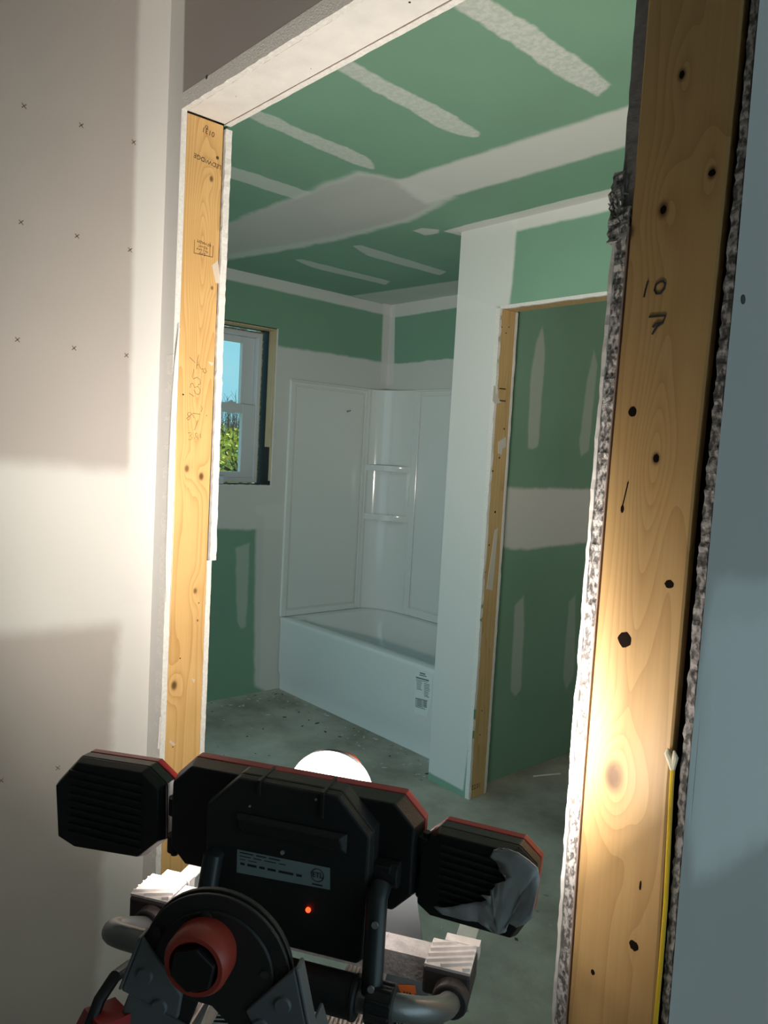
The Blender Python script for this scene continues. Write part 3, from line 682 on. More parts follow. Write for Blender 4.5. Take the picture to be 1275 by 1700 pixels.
# cut board edges of closet opening
structure(ragged('trim_16', [(Y2-.001, .0), (Y2-.001, ZC2)], 'Y', .0135, (XC+.0015, XC-.02), gyp_white, jit=.001, jd=.002, step=.03))
structure(ragged('trim_17', [(Y2+.104, .0), (Y2+.104, ZC2)], 'Y', .0127, (XC+.0008, XC-.02), gyp_white, jit=.001, jd=.001, step=.03))
o = MB(); rr = []
for i in range(31):
    x = XC+.82*i/30; j = random.uniform(-.002, .001); rr.append([(x, Y2-.001, ZC2-.003+j), (x, Y2+.0127, ZC2-.003+j), (x, Y2+.0127, ZC2+.01), (x, Y2-.001, ZC2+.01)])
o.loft(rr); structure(o.build('trim_18', gyp_white))

# ------------------------------------------------------------------ BATHTUB
def rrect(x0, x1, y0, y1, r, z, n=6):
    P = []
    for cx, cy, a0 in ((x1-r, y1-r, 0), (x0+r, y1-r, 90), (x0+r, y0+r, 180), (x1-r, y0+r, 270)):
        for k in range(n+1):
            a = math.radians(a0+90*k/n); P.append((cx+r*math.cos(a), cy+r*math.sin(a), z))
    return P
TX0, TX1 = XW+.004, XS-.004
tub = empty('bathtub', ((TX0+TX1)/2, (YT+YF)/2, 0)); tag(tub, 'white alcove bathtub with a plain front apron between window wall and stub wall', 'bathtub')
o = MB(); yb = YF-.004
o.loft([rrect(TX0, TX1, YT+.018, yb, .012, 0), rrect(TX0, TX1, YT+.016, yb, .012, .09), rrect(TX0, TX1, YT+.004, yb, .012, .115), rrect(TX0, TX1, YT+.004, yb, .012, ZT-.035), rrect(TX0, TX1, YT, yb, .012, ZT-.02),
        rrect(TX0, TX1, YT, yb, .012, ZT-.006), rrect(TX0+.003, TX1-.003, YT+.006, yb-.003, .012, ZT),
        rrect(TX0+.085, TX1-.07, YT+.072, yb-.055, .09, ZT), rrect(TX0+.095, TX1-.078, YT+.080, yb-.063, .09, ZT-.008),
        rrect(TX0+.13, TX1-.10, YT+.10, yb-.085, .10, ZT-.12), rrect(TX0+.22, TX1-.14, YT+.13, yb-.115, .10, .12), rrect(TX0+.30, TX1-.18, YT+.17, yb-.155, .09, .085)])
addto(tub, o, 'tub_shell', acry, smooth=True, angle=50)
# sticker on the apron
YS_ = YT+.0032
def sy(px, py, d=0): return onY(px, py, YS_-d)
o = MB(); q = [sy(x, y) for x, y in ((689,1114),(718,1122),(717,1160),(709,1190),(688,1184))]
o.loft([q, [p-Vector((0,.0006,0)) for p in q]])
sk = addto(tub, o, 'sticker', simple('sticker_clear', (.72,.76,.75), .4))
o = MB()
def bar(x0, y0, x1, y1, h):
    q = [sy(x0, y0, .0012), sy(x1, y1, .0012), sy(x1, y1+h, .0012), sy(x0, y0+h, .0012)]; o.poly(q)
bar(697,1116,706,1118.5,2.2); bar(696,1119.5,708,1122.5,1.6); bar(690.5,1123,712,1129,2.5); bar(690.5,1127.5,710,1132.5,.9)
for k in range(7): bar(691.5, 1130+k*2.2, 701.5-random.uniform(0, 3), 1132+k*2.2, .9)
for k in range(9): bar(704, 1134+k*2.6, 714-k*.2-random.uniform(0, 2), 1136.5+k*2.6, 1.1)
bar(690,1158,710,1163,1.2); bar(690,1172,706,1177,1.2); bar(690,1158,691,1158.3,14); bar(701.5,1161,702.3,1161.3,14); 
for k in range(5): bar(692, 1160.5+k*2.4, 700.5, 1162.5+k*2.4, 1.5); bar(703, 1163+k*2.3, 708.5, 1164.2+k*2.3, 1.6)
sp_ = o.build('sticker_print', simple('print_grey', (.13,.17,.16), .6), sk)
sp_.matrix_parent_inverse = Matrix.Identity(4); sp_.matrix_parent_inverse = (Matrix.Translation(tub.location) @ sk.matrix_parent_inverse).inverted()

# ------------------------------------------------------------------ SHOWER SURROUND
sur = empty('shower_surround', (XW+.3, YF-.3, ZT)); tag(sur, 'glossy white three-wall shower surround with two corner shelves above the tub', 'shower surround')
zb = ZT+.002
o = MB()
yA = onX(605, 800, XW+.015).y
yA = min(max(yA, YF-.22), YF-.12)
o.box((XW+.001, YT-.0, zb), (XW+.010, YF-.001, ZS))                    # flange sheet
o.box((XW+.010, YT+.0, zb), (XW+.020, YT+.035, ZS-.012)); o.box((XW+.010, yA-.03, zb), (XW+.020, yA, ZS-.012))
o.box((XW+.010, YT+.035, zb), (XW+.020, yA-.03, zb+.035)); o.box((XW+.010, YT+.035, ZS-.03), (XW+.020, yA-.03, ZS-.012))
o.box((XW+.010, YT+.045, zb+.045), (XW+.016, yA-.04, ZS-.04))
addto(sur, o, 'side_panel', acry, bevel=.004, seg=3)
xA = min(XW+.34, onY(681, 800, YF-.02).x)
o = MB()
o.box((XW+.001, YF-.010, zb), (XS-.002, YF-.001, ZS)); o.box((xA, YF-.020, zb), (xA+.05, YF-.010, ZS-.012)); o.box((xA+.05, YF-.020, zb), (XS-.002, YF-.010, zb+.05))
o.box((xA+.05, YF-.020, ZS-.03), (XS-.002, YF-.010, ZS-.012)); o.box((xA+.06, YF-.016, zb+.06), (XS-.05, YF-.010, ZS-.04))
addto(sur, o, 'back_panel', acry, bevel=.004, seg=3)
o = MB(); o.box((XS-.010, YT, zb), (XS-.001, YF-.010, ZS)); addto(sur, o, 'end_panel', acry, bevel=.003)
# corner column: three facets softly joined
o = MB(); path = []
x1, y1 = XW+.0205, yA; x2, y2 = xA, YF-.0205
for t in range(13):
    a = math.radians(180-90*t/12); rad = min(x2-x1, y2-y1)
    sx_, sy_ = math.cos(a), math.sin(a); k = 1-.10*abs(math.sin(2*a))**2*(1 if t % 4 else 0)
    path.append((x2+(x2-x1)*sx_*1.0, y1+(y2-y1)*sy_*1.0))
pts2 = [(XW+.0105, yA-.004), (XW+.024, yA)] + path[1:-1] + [(x2, YF-.024), (x2+.004, YF-.0105)]
outer = [(XW+.0105, YF-.0105)]
ring = pts2+outer
o.loft([[(x, y, zb) for x, y in ring], [(x, y, ZS-.004) for x, y in ring]])
cc = addto(sur, o, 'corner_column', acry, smooth=True, angle=25)
def shelf(ztop, name):
    o = MB(); ins = .012; prof = []
    n = 14
    for (dz, k) in ((-.038, .90), (-.034, 1.0), (-.004, 1.02), (0, 1.0)):
        rg = []
        for i in range(n+1):
            t = i/n; a = (XW+.024, yA+.006); b = (x2-.006, YF-.024)
            px_, py_ = a[0]+(b[0]-a[0])*t, a[1]+(b[1]-a[1])*t
            bul = math.sin(math.pi*t)*.045*k
            px_ += bul*.7; py_ -= bul*.7
            rg.append((px_, py_, ztop+dz))
        rg.append((XW+.0105, YF-.0105, ztop+dz)); prof.append(rg)
    o.loft(prof); return addto(sur, o, name, acry, smooth=True, angle=40)
shelf(onX(645, 773, XW+.10).z, 'shelf'); shelf(onX(642, 853, XW+.10).z, 'shelf')
o = MB(); c = onX(577, 683, XW+.018); o.tube([c, c+Vector((.03, 0, .004))], .0035, 10); o.cyl(c, c+Vector((.004,0,0)), .007, 12)
addto(sur, o, 'mounting_pin', simple('pin', (.3,.3,.29), .4), smooth=True)

# ------------------------------------------------------------------ small debris on the floor
o = MB()
for k in range(260):
    if k % 3 == 0: x = random.uniform(XW+.05, XS); y = YT-abs(random.gauss(.02, .10))-.01
    elif k % 3 == 1: x = XW+.02+abs(random.gauss(0, .12)); y = random.uniform(1.5, YT)
    else: x = random.uniform(-3.6, -1.2); y = random.uniform(1.2, 2.42)
    if y > Y2-.02 and x > XS-.02: continue
    r = random.uniform(.0015, .006); a = random.uniform(0, 6.28); h = random.uniform(.001, .004); el = random.uniform(1, 3)
    q = [(x+math.cos(a)*r*el, y+math.sin(a)*r*el, 0), (x-math.sin(a)*r, y+math.cos(a)*r, 0), (x-math.cos(a)*r*el, y-math.sin(a)*r*el, 0), (x+math.sin(a)*r, y-math.cos(a)*r, 0)]
    o.loft([q, [(p[0], p[1], h) for p in q]], random.choice([0, 0, 1, 2]))
deb = o.build('plaster_debris', [simple('chip_white', (.5,.5,.46), .9), simple('chip_grey', (.24,.24,.22), .9), simple('chip_dark', (.05,.05,.045), .9)])
tag(deb, 'scattered plaster crumbs and chips on the concrete along the walls', 'debris', kind='stuff')
o = MB(); p0 = onZ(885, 1290, 0); p1 = onZ(930, 1286, 0)
o.tube([p0+Vector((0,0,.004)), (p0+p1)/2+Vector((.01,.02,.005)), p1+Vector((0,0,.004))], .004, 6)
tag(o.build('drywall_scrap', gyp_white), 'thin pale strip of cut board paper on the closet floor', 'scrap')

# ------------------------------------------------------------------ WORK LIGHT (local frame: x right, y towards the lit side, z up)
PHI = math.radians(32.2)
WO = at(752, 1600, .72)
WL = empty('work_light', WO, PHI); tag(WL, 'black three-head work light with red rims seen from behind, on its tubular stand', 'work light')
Minv = (Matrix.Translation(WO) @ Matrix.Rotation(PHI, 4, 'Z')).inverted()
eyeL = Minv @ EYE
def lw(px, py, y):                       # point of the lamp's own space on the plane local y
    d = Minv.to_3x3() @ ray(px, py); t = (y-eyeL.y)/d.y; p = eyeL+d*t; return p
def lz(px, py, z):
    d = Minv.to_3x3() @ ray(px, py); t = (z-eyeL.z)/d.z; return eyeL+d*t
def lx(px, py, x):
    d = Minv.to_3x3() @ ray(px, py); t = (x-eyeL.x)/d.x; return eyeL+d*t
YB = -.070
def ol(pts, y): return [(lw(x, y_, y).x, lw(x, y_, y).z) for x, y_ in pts]
def chamfer(x0, x1, z0, z1, c, cb=None):
    cb = cb or c
    return [(x0+c, z1), (x1-c, z1), (x1, z1-c), (x1, z0+cb), (x1-cb, z0), (x0+cb, z0), (x0, z0+cb), (x0, z1-c)]
# main head outline on its back plane
a = lw(296, 1330, YB+.02); b = lw(705, 1390, YB+.02); tpt = lw(500, 1285, YB+.02); bo = lw(480, 1455, YB+.02)
hx0, hx1, hz1, hz0 = a.x, b.x, tpt.z, bo.z
HC = chamfer(hx0, hx1, hz0, hz1, .019, .016)
o = MB(); o.prism(HC, YB, YB+.018, 0, .955); hh = o.build('head_housing', pl_black, WL, bevel=.0015)
# cooling fins on the back of the main head
o = MB()
o.prism(HC, YB+.0185, YB+.030, 0); rim = o.build('red_rim', red_pl, WL, bevel=.0012)
lens_m = simple('lens', (.9, .9, .88), .3, emis=(1, .93, .84), estr=9)
o = MB(); o.prism(chamfer(hx0+.012, hx1-.012, hz0+.012, hz1-.012, .014), YB+.0305, YB+.0315); o.build('lens', lens_m, WL)
# raised back box (driver / battery housing)
yb2 = YB-.024
q = ol([(381,1288),(590,1322),(618,1368),(606,1590),(328,1556),(330,1470),(318,1445),(337,1312)], yb2)
x0 = min(q[7][0], q[5][0]); x1 = max(q[2][0], q[3][0]); z1 = (q[0][1]+q[1][1])/2; z0 = (q[3][1]+q[4][1])/2
x0 = lw(338, 1400, yb2).x; x1 = lw(612, 1480, yb2).x; z1 = lw(490, 1306, yb2).z; z0 = lw(465, 1573, yb2).z
o = MB(); HB = chamfer(x0, x1, z0, z1, .030, .006); o.prism(HB, yb2, yb2+.008, 0, .975); o.prism(HB, yb2+.008, YB+.001, 0); bx = o.build('driver_box', pl_black2, WL, bevel=.002)
# handle recess ridge, slots
o = MB(); mz = lw(480, 1398, yb2).z
o.loft([[(x0+.035, yb2-.001, mz), (x1-.02, yb2-.001, mz), (x1-.02, yb2-.001, mz+.018), (x0+.03, yb2-.001, mz+.018)], [(x0+.037, yb2-.004, mz+.004), (x1-.024, yb2-.004, mz+.004), (x1-.026, yb2-.006, mz+.014), (x0+.034, yb2-.006, mz+.014)]])
o.build('box_ridge', pl_black2, WL, bevel=.001)
o = MB(); o.box((x0+.050, yb2-.003, z1-.012), (x0+.0525, yb2+.03, z1+.0008)); o.build('case_rib', pl_black2, WL)
o = MB(); o.box((x1-.045, yb2-.003, z1-.022), (x1-.0425, yb2+.03, z1+.0008))
o.build('case_rib', pl_black2, WL)
o = MB(); o.cyl((x0+.075, yb2+.001, mz-.010), (x0+.075, yb2-.0015, mz-.010), .0018, 10)
o.build('case_screw', alu, WL)
# rating label
ql = [lw(x, y, yb2-.0004) for x, y in ((394,1410),(548,1441),(548,1477),(393,1448))]
o = MB(); o.loft([ql, [p-Vector((0,.0003,0)) for p in ql]]); lab = o.build('rating_label', label_grey, WL)
o = MB()
ex = (ql[1]-ql[0]).normalized(); ey = (ql[0]-ql[3]).normalized(); W_ = (ql[1]-ql[0]).length; H_ = (ql[0]-ql[3]).length; O_ = ql[3]-Vector((0,.0006,0))
for r_, (f0, segs, th) in enumerate(((.88, 3, .05), (.74, 4, .04), (.60, 2, .03))):
    x = .03
    for k in range(segs):
        l = random.uniform(.06, .16); p = O_+ex*W_*x+ey*H_*f0; o.poly([p, p+ex*W_*l, p+ex*W_*l+ey*H_*th, p+ey*H_*th]); x += l+.03
x = .04
for l in (.05, .10, .06, .09, .16, .06):
    p = O_+ex*W_*x+ey*H_*.38; o.poly([p, p+ex*W_*l, p+ex*W_*l+ey*H_*.10, p+ey*H_*.10]); x += l+.03
cx = O_+ex*W_*.875+ey*H_*.60
o.tube([cx+ex*math.cos(k*math.pi/10)*H_*.27+ey*math.sin(k*math.pi/10)*H_*.27 for k in range(21)], .0003, 4)
merge_text(o, 'ETL', .0062, cx, ex, ey); p = O_+ex*W_*.82+ey*H_*.17; o.poly([p, p+ex*W_*.11, p+ex*W_*.11+ey*H_*.06, p+ey*H_*.06])
o.build('label_print', ink, lab)
c = lw(512, 1510, yb2-.0003)
o = MB(); o.cyl(c, c-Vector((0,.0012,0)), .0022, 14); o.build('power_indicator', simple('red_led', (.8,.02,.01), .3, emis=(1,.04,.01), estr=5), WL)
o = MB()
for (x, y) in ((525,1327),(415,1338)): o = MB(); c = lw(x, y, yb2-.0002); o.cyl(c, c-Vector((0,.001,0)), .001, 8); o.build('case_screw', alu, WL)

# wings
def wing(pts, ang, piv_x, name, glow):
    """rotating side head; built in lamp space then turned about a vertical axis through piv_x"""
    Wn = empty(name, (piv_x, YB+.01, 0), ang, WL)
    T = (Matrix.Translation((piv_x, YB+.01, 0)) @ Matrix.Rotation(ang, 4, 'Z')).inverted()
    ey_ = T @ eyeL
    def lp(px, py, y):
        d = (T.to_3x3() @ (Minv.to_3x3() @ ray(px, py))); t = (y-ey_.y)/d.y; return ey_+d*t
    O = [(lp(x, y, .012).x, lp(x, y, .012).z) for x, y in pts]
    o = MB(); o.prism(O, -.006, .004, 0, .93); o.prism(O, .004, .016, 0); o.build('wing_housing', pl_black, Wn, bevel=.0012)
    c = (sum(p[0] for p in O)/8, sum(p[1] for p in O)/8)
    o = MB(); o.prism(O, .0165, .025, 0); o.build('red_rim', red_pl, Wn, bevel=.001)
    I = [(c[0]+(p[0]-c[0])*.86, c[1]+(p[1]-c[1])*.86) for p in O]
    o = MB(); o.prism(I, .0253, .0262); o.build('lens', lens_m, Wn)
    xs = [p[0] for p in O]; zs_ = [p[1] for p in O]; x0, x1, z0, z1 = min(xs), max(xs), min(zs_), max(zs_)
    o = MB()
    for k in range(9):
        z = z0+(z1-z0)*(.18+.64*k/8); o.box((x0+.022, -.0085, z), (x1-.022, -.004, z+.0022))
    o.build('cooling_fins', pl_black2, Wn, bevel=.0004)
    return Wn, c, lp, (x0, x1, z0, z1)
pL = lw(291, 1330, YB+.01).x
WA, cA, lpA, bA = wing([(145,1250),(257,1267),(286,1296),(286,1386),(250,1414),(140,1396),(112,1378),(108,1290)], math.radians(-3), pL, 'left_wing', 1)
pR = lw(705, 1440, YB+.01).x
WR, cR, lpR, bR = wing([(738,1364),(868,1396),(897,1428),(884,1516),(862,1545),(722,1506),(700,1485),(708,1385)], math.radians(-10), pR, 'right_wing', 1)
# hinge knuckles
o = MB()
for px_, zc in ((pL, cA[1]), (pR, cR[1])):
    o = MB()
    for dz in (-.018, .018): o.cyl((px_, YB+.012, zc+dz-.008), (px_, YB+.012, zc+dz+.008), .007, 16)
    o.cyl((px_, YB+.012, zc-.03), (px_, YB+.012, zc+.03), .0035, 12)
    o.build('hinge_knuckle', pl_black2, WL, smooth=True)
# grey film stuck over the right wing
film_m = simple('grey_film', (.42, .43, .44), .33, noise_amt=.2, nscale=40, bump=.6, bscale=60)
outl = [(820,1410),(838,1407),(862,1413),(880,1428),(893,1440),(897,1460),(885,1520),(872,1533),(860,1537),(846,1531),(838,1547),(828,1549),(814,1541),(795,1530),(760,1522),(735,1516),(722,1503),(745,1505),(768,1500),(800,1496),(812,1490),(800,1483),(815,1484),(830,1484),(818,1475),(836,1474),(828,1464),(841,1460),(840,1430),(825,1428),(815,1422)]
bmf = bmesh.new(); vs = []
for x, y in outl:
    p = lpR(x, y, -.0105); vs.append(bmf.verts.new(p))
fc = bmf.faces.new(vs); bmesh.ops.triangulate(bmf, faces=[fc]); bmesh.ops.subdivide_edges(bmf, edges=bmf.edges[:], cuts=3, use_grid_fill=True)
for v in bmf.verts:
    v.co.y += -.0025*noise.noise(v.co*70)-.0012*noise.noise(v.co*200)-.001
me = bpy.data.meshes.new('grey_film'); bmf.to_mesh(me); bmf.free(); me.materials.append(film_m)
for p in me.polygons: p.use_smooth = True
fo = bpy.data.objects.new('grey_film', me); COL.objects.link(fo); fo.parent = WR; fo['label'] = 'crumpled grey film smeared over the back'
so = fo.modifiers.new('solid', 'SOLIDIFY'); so.thickness = .0015
# stand ------------------------------------------------
def arc(c, r, a0, a1, ax1, ax2, n=12):
    return [Vector(c)+Vector(ax1)*r*math.cos(a0+(a1-a0)*k/n)+Vector(ax2)*r*math.sin(a0+(a1-a0)*k/n) for k in range(n+1)]
zbar = 0.0
BL = lz(267, 1487, 0.0); BLx = BL.x; BLy = BL.y*.5
def block(x, y):
    o = MB(); o.box((x-.024, y-.022, -.020), (x+.020, y+.020, .006)); k = o.build('joint_block', darkrub, WL, bevel=.003)
    o = MB(); o.box((x-.023, y-.021, .006), (x+.019, y+.019, .0085)); 
    for i in range(-4, 5):
        # diagonal ribs clipped to the pad
        cx_ = x-.002; a_ = []
        for t in [j/20 for j in range(21)]:
            xx = x-.022+.040*t; yy = y+i*.0085+(t-.5)*.018
            if y-.020 < yy < y+.018: a_.append((xx, yy))
        if len(a_) > 2:
            p, q_ = a_[0], a_[-1]; n = Vector((-(q_[1]-p[1]), q_[0]-p[0], 0)).normalized()*.0015
            o.loft([[(p[0]-n.x, p[1]-n.y, .0085), (q_[0]-n.x, q_[1]-n.y, .0085), (q_[0]+n.x, q_[1]+n.y, .0085), (p[0]+n.x, p[1]+n.y, .0085)], [(p[0]-n.x*.5, p[1]-n.y*.5, .0112), (q_[0]-n.x*.5, q_[1]-n.y*.5, .0112), (q_[0]+n.x*.5, q_[1]+n.y*.5, .0112), (p[0]+n.x*.5, p[1]+n.y*.5, .0112)]])
    o.box((x-.012, y+.019, -.004), (x+.021, y+.030, .0095))
    o.build('ribbed_pad', rib_m, k)
    o = MB(); o.cyl((x+.004, y-.034, -.014), (x+.004, y-.02, -.014), .0165, 20); o.build('collar', darkrub, k, smooth=True, bevel=.002)
block(.0, .0); block(BLx, BLy)
o = MB(); o.box((BLx+.02, BLy-.012+.0, -.016), (-.023, .012, .008)); 
o.box((-.066, -.0125, -.0165), (-.0655, .0125, .0085)); o.build('square_bar', bar_m, WL, bevel=.0015)
# legs running towards the lit side
for x in (.004, BLx+.004):
    o = MB(); o.box((x-.010, .02, -.014), (x+.010, .16, -.001)); o.box((x-.010, .155, -.3), (x+.010, .163, -.001)) if False else None
    o.build('flat_leg', alu, WL, bevel=.001)
# bent tube and handle bar
tr = .0102; yh = -.118; zh = -.040
hb = lw(560, 1648, yh); zh = hb.z
cR_ = .030
pr = [Vector((.004, -.030, -.014)), Vector((.004, -.045, -.016))]
def corner(p0, c, p1, n=10):
    return [Vector(p0)*(1-t)**2+Vector(c)*2*t*(1-t)+Vector(p1)*t*t for t in [k/n for k in range(n+1)]]
rp_ = corner((.004, -.034, -.014), (.010, yh, zh+.0), (-.045, yh, zh))
lp_ = corner((BLx+.004, -.034+BLy, -.014), (BLx-.004, yh, zh), (BLx+.045, yh, zh))
o = MB(); o.tube(rp_, tr, 16); o.build('bent_tube', tube_m, WL, smooth=True)
o = MB(); o.tube(lp_, tr, 16); o.build('bent_tube', tube_m, WL, smooth=True)
o = MB(); o.cyl((BLx+.044, yh, zh), (-.034, yh, zh), tr, 16); o.build('cross_tube', tube_m, WL, smooth=True)
gx1 = lw(588, 1650, yh).x; gx0 = BLx+.09
o = MB(); o.cyl((gx0, yh, zh), (gx1, yh, zh), .0165, 24); o.cyl((gx1-.002, yh, zh), (gx1+.004, yh, zh), .0172, 24); o.build('foam_grip', simple('foam_grip', (.012,.012,.013), .6, bump=.3, bscale=300), WL, smooth=True, bevel=.002)
# clamp sleeve with flutes
sx0 = lw(612, 1655, yh).x; sx1 = lw(655, 1660, yh).x
o = MB(); o.cyl((sx0, yh, zh), (sx1, yh, zh), .0155, 20)
for k in range(10):
    a = 2*math.pi*k/10; o.box((sx0+.001, yh+math.cos(a)*.0155-.0014, zh+math.sin(a)*.0155-.0014), (sx1-.001, yh+math.cos(a)*.0155+.0014, zh+math.sin(a)*.0155+.0014))
o.build('clamp_sleeve', pl_black2, WL, bevel=.0008)
# uprights of the tilting yoke
pt_ = lw(627, 1480, yb2-.004); pb_ = lw(617, 1640, yh)
o = MB(); o.tube([pt_+Vector((0,.01,0)), Vector((pt_.x, pt_.y, pt_.z-.006)), pb_+Vector((0,0,-.004))], .0088, 16)
o.build('yoke_arm', simple('yoke', (.035,.042,.045), .38, metal=.3), WL, smooth=True)
o = MB(); 
for p in (pt_*.72+pb_*.28, pb_*.93+pt_*.07): 
    o = MB(); c = Vector(p)-Vector((-.002,.0088,0)); o.cyl(c, c-Vector((0,.0018,0)), .0028, 12); o.build('arm_rivet', alu, WL, smooth=True)
o = MB(); o.box((x1-.004, yb2+.01, pt_.z-.006), (pt_.x+.006, yb2+.035, pt_.z+.014)); o.cyl((x1-.004, yb2+.02, pt_.z+.004), (pt_.x+.012, yb2+.02, pt_.z+.004), .011, 16); o.build('pivot_knob', pl_black2, WL, bevel=.001)
pl2 = Vector((x0+.012, pt_.y, pt_.z)); pb2 = Vector((x0+.010, yh, zh))
o = MB(); o.tube([pl2+Vector((0,.02,0)), pl2, pb2], .0088, 16); o.build('yoke_arm', simple('yoke2', (.035,.042,.045), .38, metal=.3), WL, smooth=True)

# lamps of the three heads (they sit on the lenses)
def lamp(name, loc, par, sx, sy, power, tilt=0, spread=170, pan=0):
    ld = bpy.data.lights.new(name, 'AREA'); ld.shape = 'RECTANGLE'; ld.size = sx; ld.size_y = sy; ld.energy = power; ld.color = (1, .90, .80); ld.spread = math.radians(spread)
    lo = bpy.data.objects.new(name, ld); COL.objects.link(lo); lo.parent = par; lo.location = loc; lo.rotation_euler = (math.radians(90+tilt), 0, math.radians(pan)); return lo
for k in range(4): lamp('lamp', (hx0+(hx1-hx0)*(.18+.213*k), YB+.048, (hz0+hz1)/2), WL, .034, .055, LAMP_MAIN/4, spread=MAIN_SPREAD, tilt=16, pan=3)
lamp('lamp', (cA[0], .030, cA[1]), WA, .08, .07, LAMP_WING_L, tilt=0, pan=6)
bpy.context.view_layer.update()
Cw = WR.matrix_world @ Vector((cR[0], .038, cR[1])); A_ = onY(950, 1510, YR); B_ = onY(1105, 1380, YR)
nrm = (A_-Cw).cross(B_-Cw).normalized(); nrm = nrm if nrm.y > 0 else -nrm
print('CUT', Cw, nrm, WR.matrix_world.to_3x3() @ Vector((0,1,0)))
lr = lamp('lamp', (cR[0], .038, cR[1]), WR, .03, .03, LAMP_WING_R, spread=175)
lr.rotation_euler = (WR.matrix_world.to_3x3().inverted() @ nrm).to_track_quat('-Z', 'Y').to_euler()

# ------------------------------------------------------------------ LADDER (A-frame with two locking hinges)
H1 = at(368, 1592, .54); H2 = at(546, 1320, .82)
av = (H2-H1); LW = Vector((av.x, av.y, 0)).length; AZ = math.atan2(av.y, av.x)-math.pi/2
LD = empty('folding_ladder', (H1.x, H1.y, 0), AZ); tag(LD, 'grey folding ladder with red-knobbed black hinges standing under the work light', 'ladder')
Mi = (Matrix.Translation((H1.x, H1.y, 0)) @ Matrix.Rotation(AZ, 4, 'Z')).inverted(); eL = Mi @ EYE
def kw(px, py, y): d = Mi.to_3x3() @ ray(px, py); return eL+d*((y-eL.y)/d.y)
HZ = H1.z
HR = .0545
def hinge(yc, s, disc, zc):
    n = 40
    o = MB(); HR = .0545 if s > 0 else .046
    def dr(r, y): return [(math.cos(math.radians(-28+236*k/30))*r, y, zc+math.sin(math.radians(-28+236*k/30))*r) for k in range(31)]+[(-.020, y, zc-.022), (0, y, zc-.024), (.018, y, zc-.039)]
    o.loft([dr(HR, yc), dr(HR, yc-s*.004)]); o.loft([dr(HR*.985, yc-s*.006), dr(HR*.985, yc-s*.009)]); o.loft([dr(HR*.90, yc-s*.004), dr(HR*.90, yc-s*.006)])
    o.loft([dr(HR*.80, yc-s*.009), dr(HR*.78, yc-s*.011)])
    h = o.build('hinge_plate', disc, LD, smooth=True, bevel=.0006)
    kx, kz = 0, zc
    if s > 0: p = kw(336, 1584, yc-s*.02); kx, kz = p.x, p.z
    else: p = kw(566, 1286, yc-s*.02); kx, kz = p.x, p.z
    o = MB(); 
    def kr(r, y): return [(kx+math.cos(2*math.pi*k/n)*r, y, kz+math.sin(2*math.pi*k/n)*r) for k in range(n)]
    o.loft([kr(.020, yc-s*.009), kr(.0225, yc-s*.016), kr(.0225, yc-s*.030), kr(.020, yc-s*.034), kr(.017, yc-s*.034), kr(.016, yc-s*.028)], 0)
    if s < 0: pass
    kb = o.build('lock_knob', red_dull if s > 0 else simple('orange_knob', (.75,.12,.03), .4), LD, smooth=True, angle=50)
    o = MB(); o.loft([[(kx+math.cos(a)*.0172, yc-s*.0285, kz-.001+math.sin(a)*.0162) for a in [math.radians(20+60*k) for k in range(6)]], [(kx+math.cos(a)*.0160, yc-s*.037, kz-.001+math.sin(a)*.0152) for a in [math.radians(20+60*k) for k in range(6)]]])
    o.build('knob_face', simple('knob_black', (.006,.006,.007), .5), kb, bevel=.001)
    o = MB()
    for (a, r, q) in ((99, HR*.70, .0042), (153, HR*.86, .0028), (9, HR*.68, .0028)):
        o = MB(); c = Vector((math.cos(math.radians(a))*r, yc-s*.009, zc+math.sin(math.radians(a))*r)); o.cyl(c, c-Vector((0, s*.003, 0)), q, 14)
        o.build('hinge_rivet', darkrub, h, smooth=True)
white_disc = simple('pale_hinge_plate', (.10, .10, .105), .5, metal=.0)
hinge(-.004, 1, pl_black2, HZ); hinge(LW+.004, -1, white_disc, H2.z)
o = MB(); c = kw(547, 1277, LW+.0032); o.tube([c+Vector((math.cos(a)*.006, 0, math.sin(a)*.006)) for a in [math.radians(-20+20*k) for k in range(11)]], .0016, 8); o.build('rivet_shadow_ring', simple('shadow_ring_grey', (.035,.035,.037), .6), LD, smooth=True)  # grey crescent for the rivet hole, its shadow put into the colour
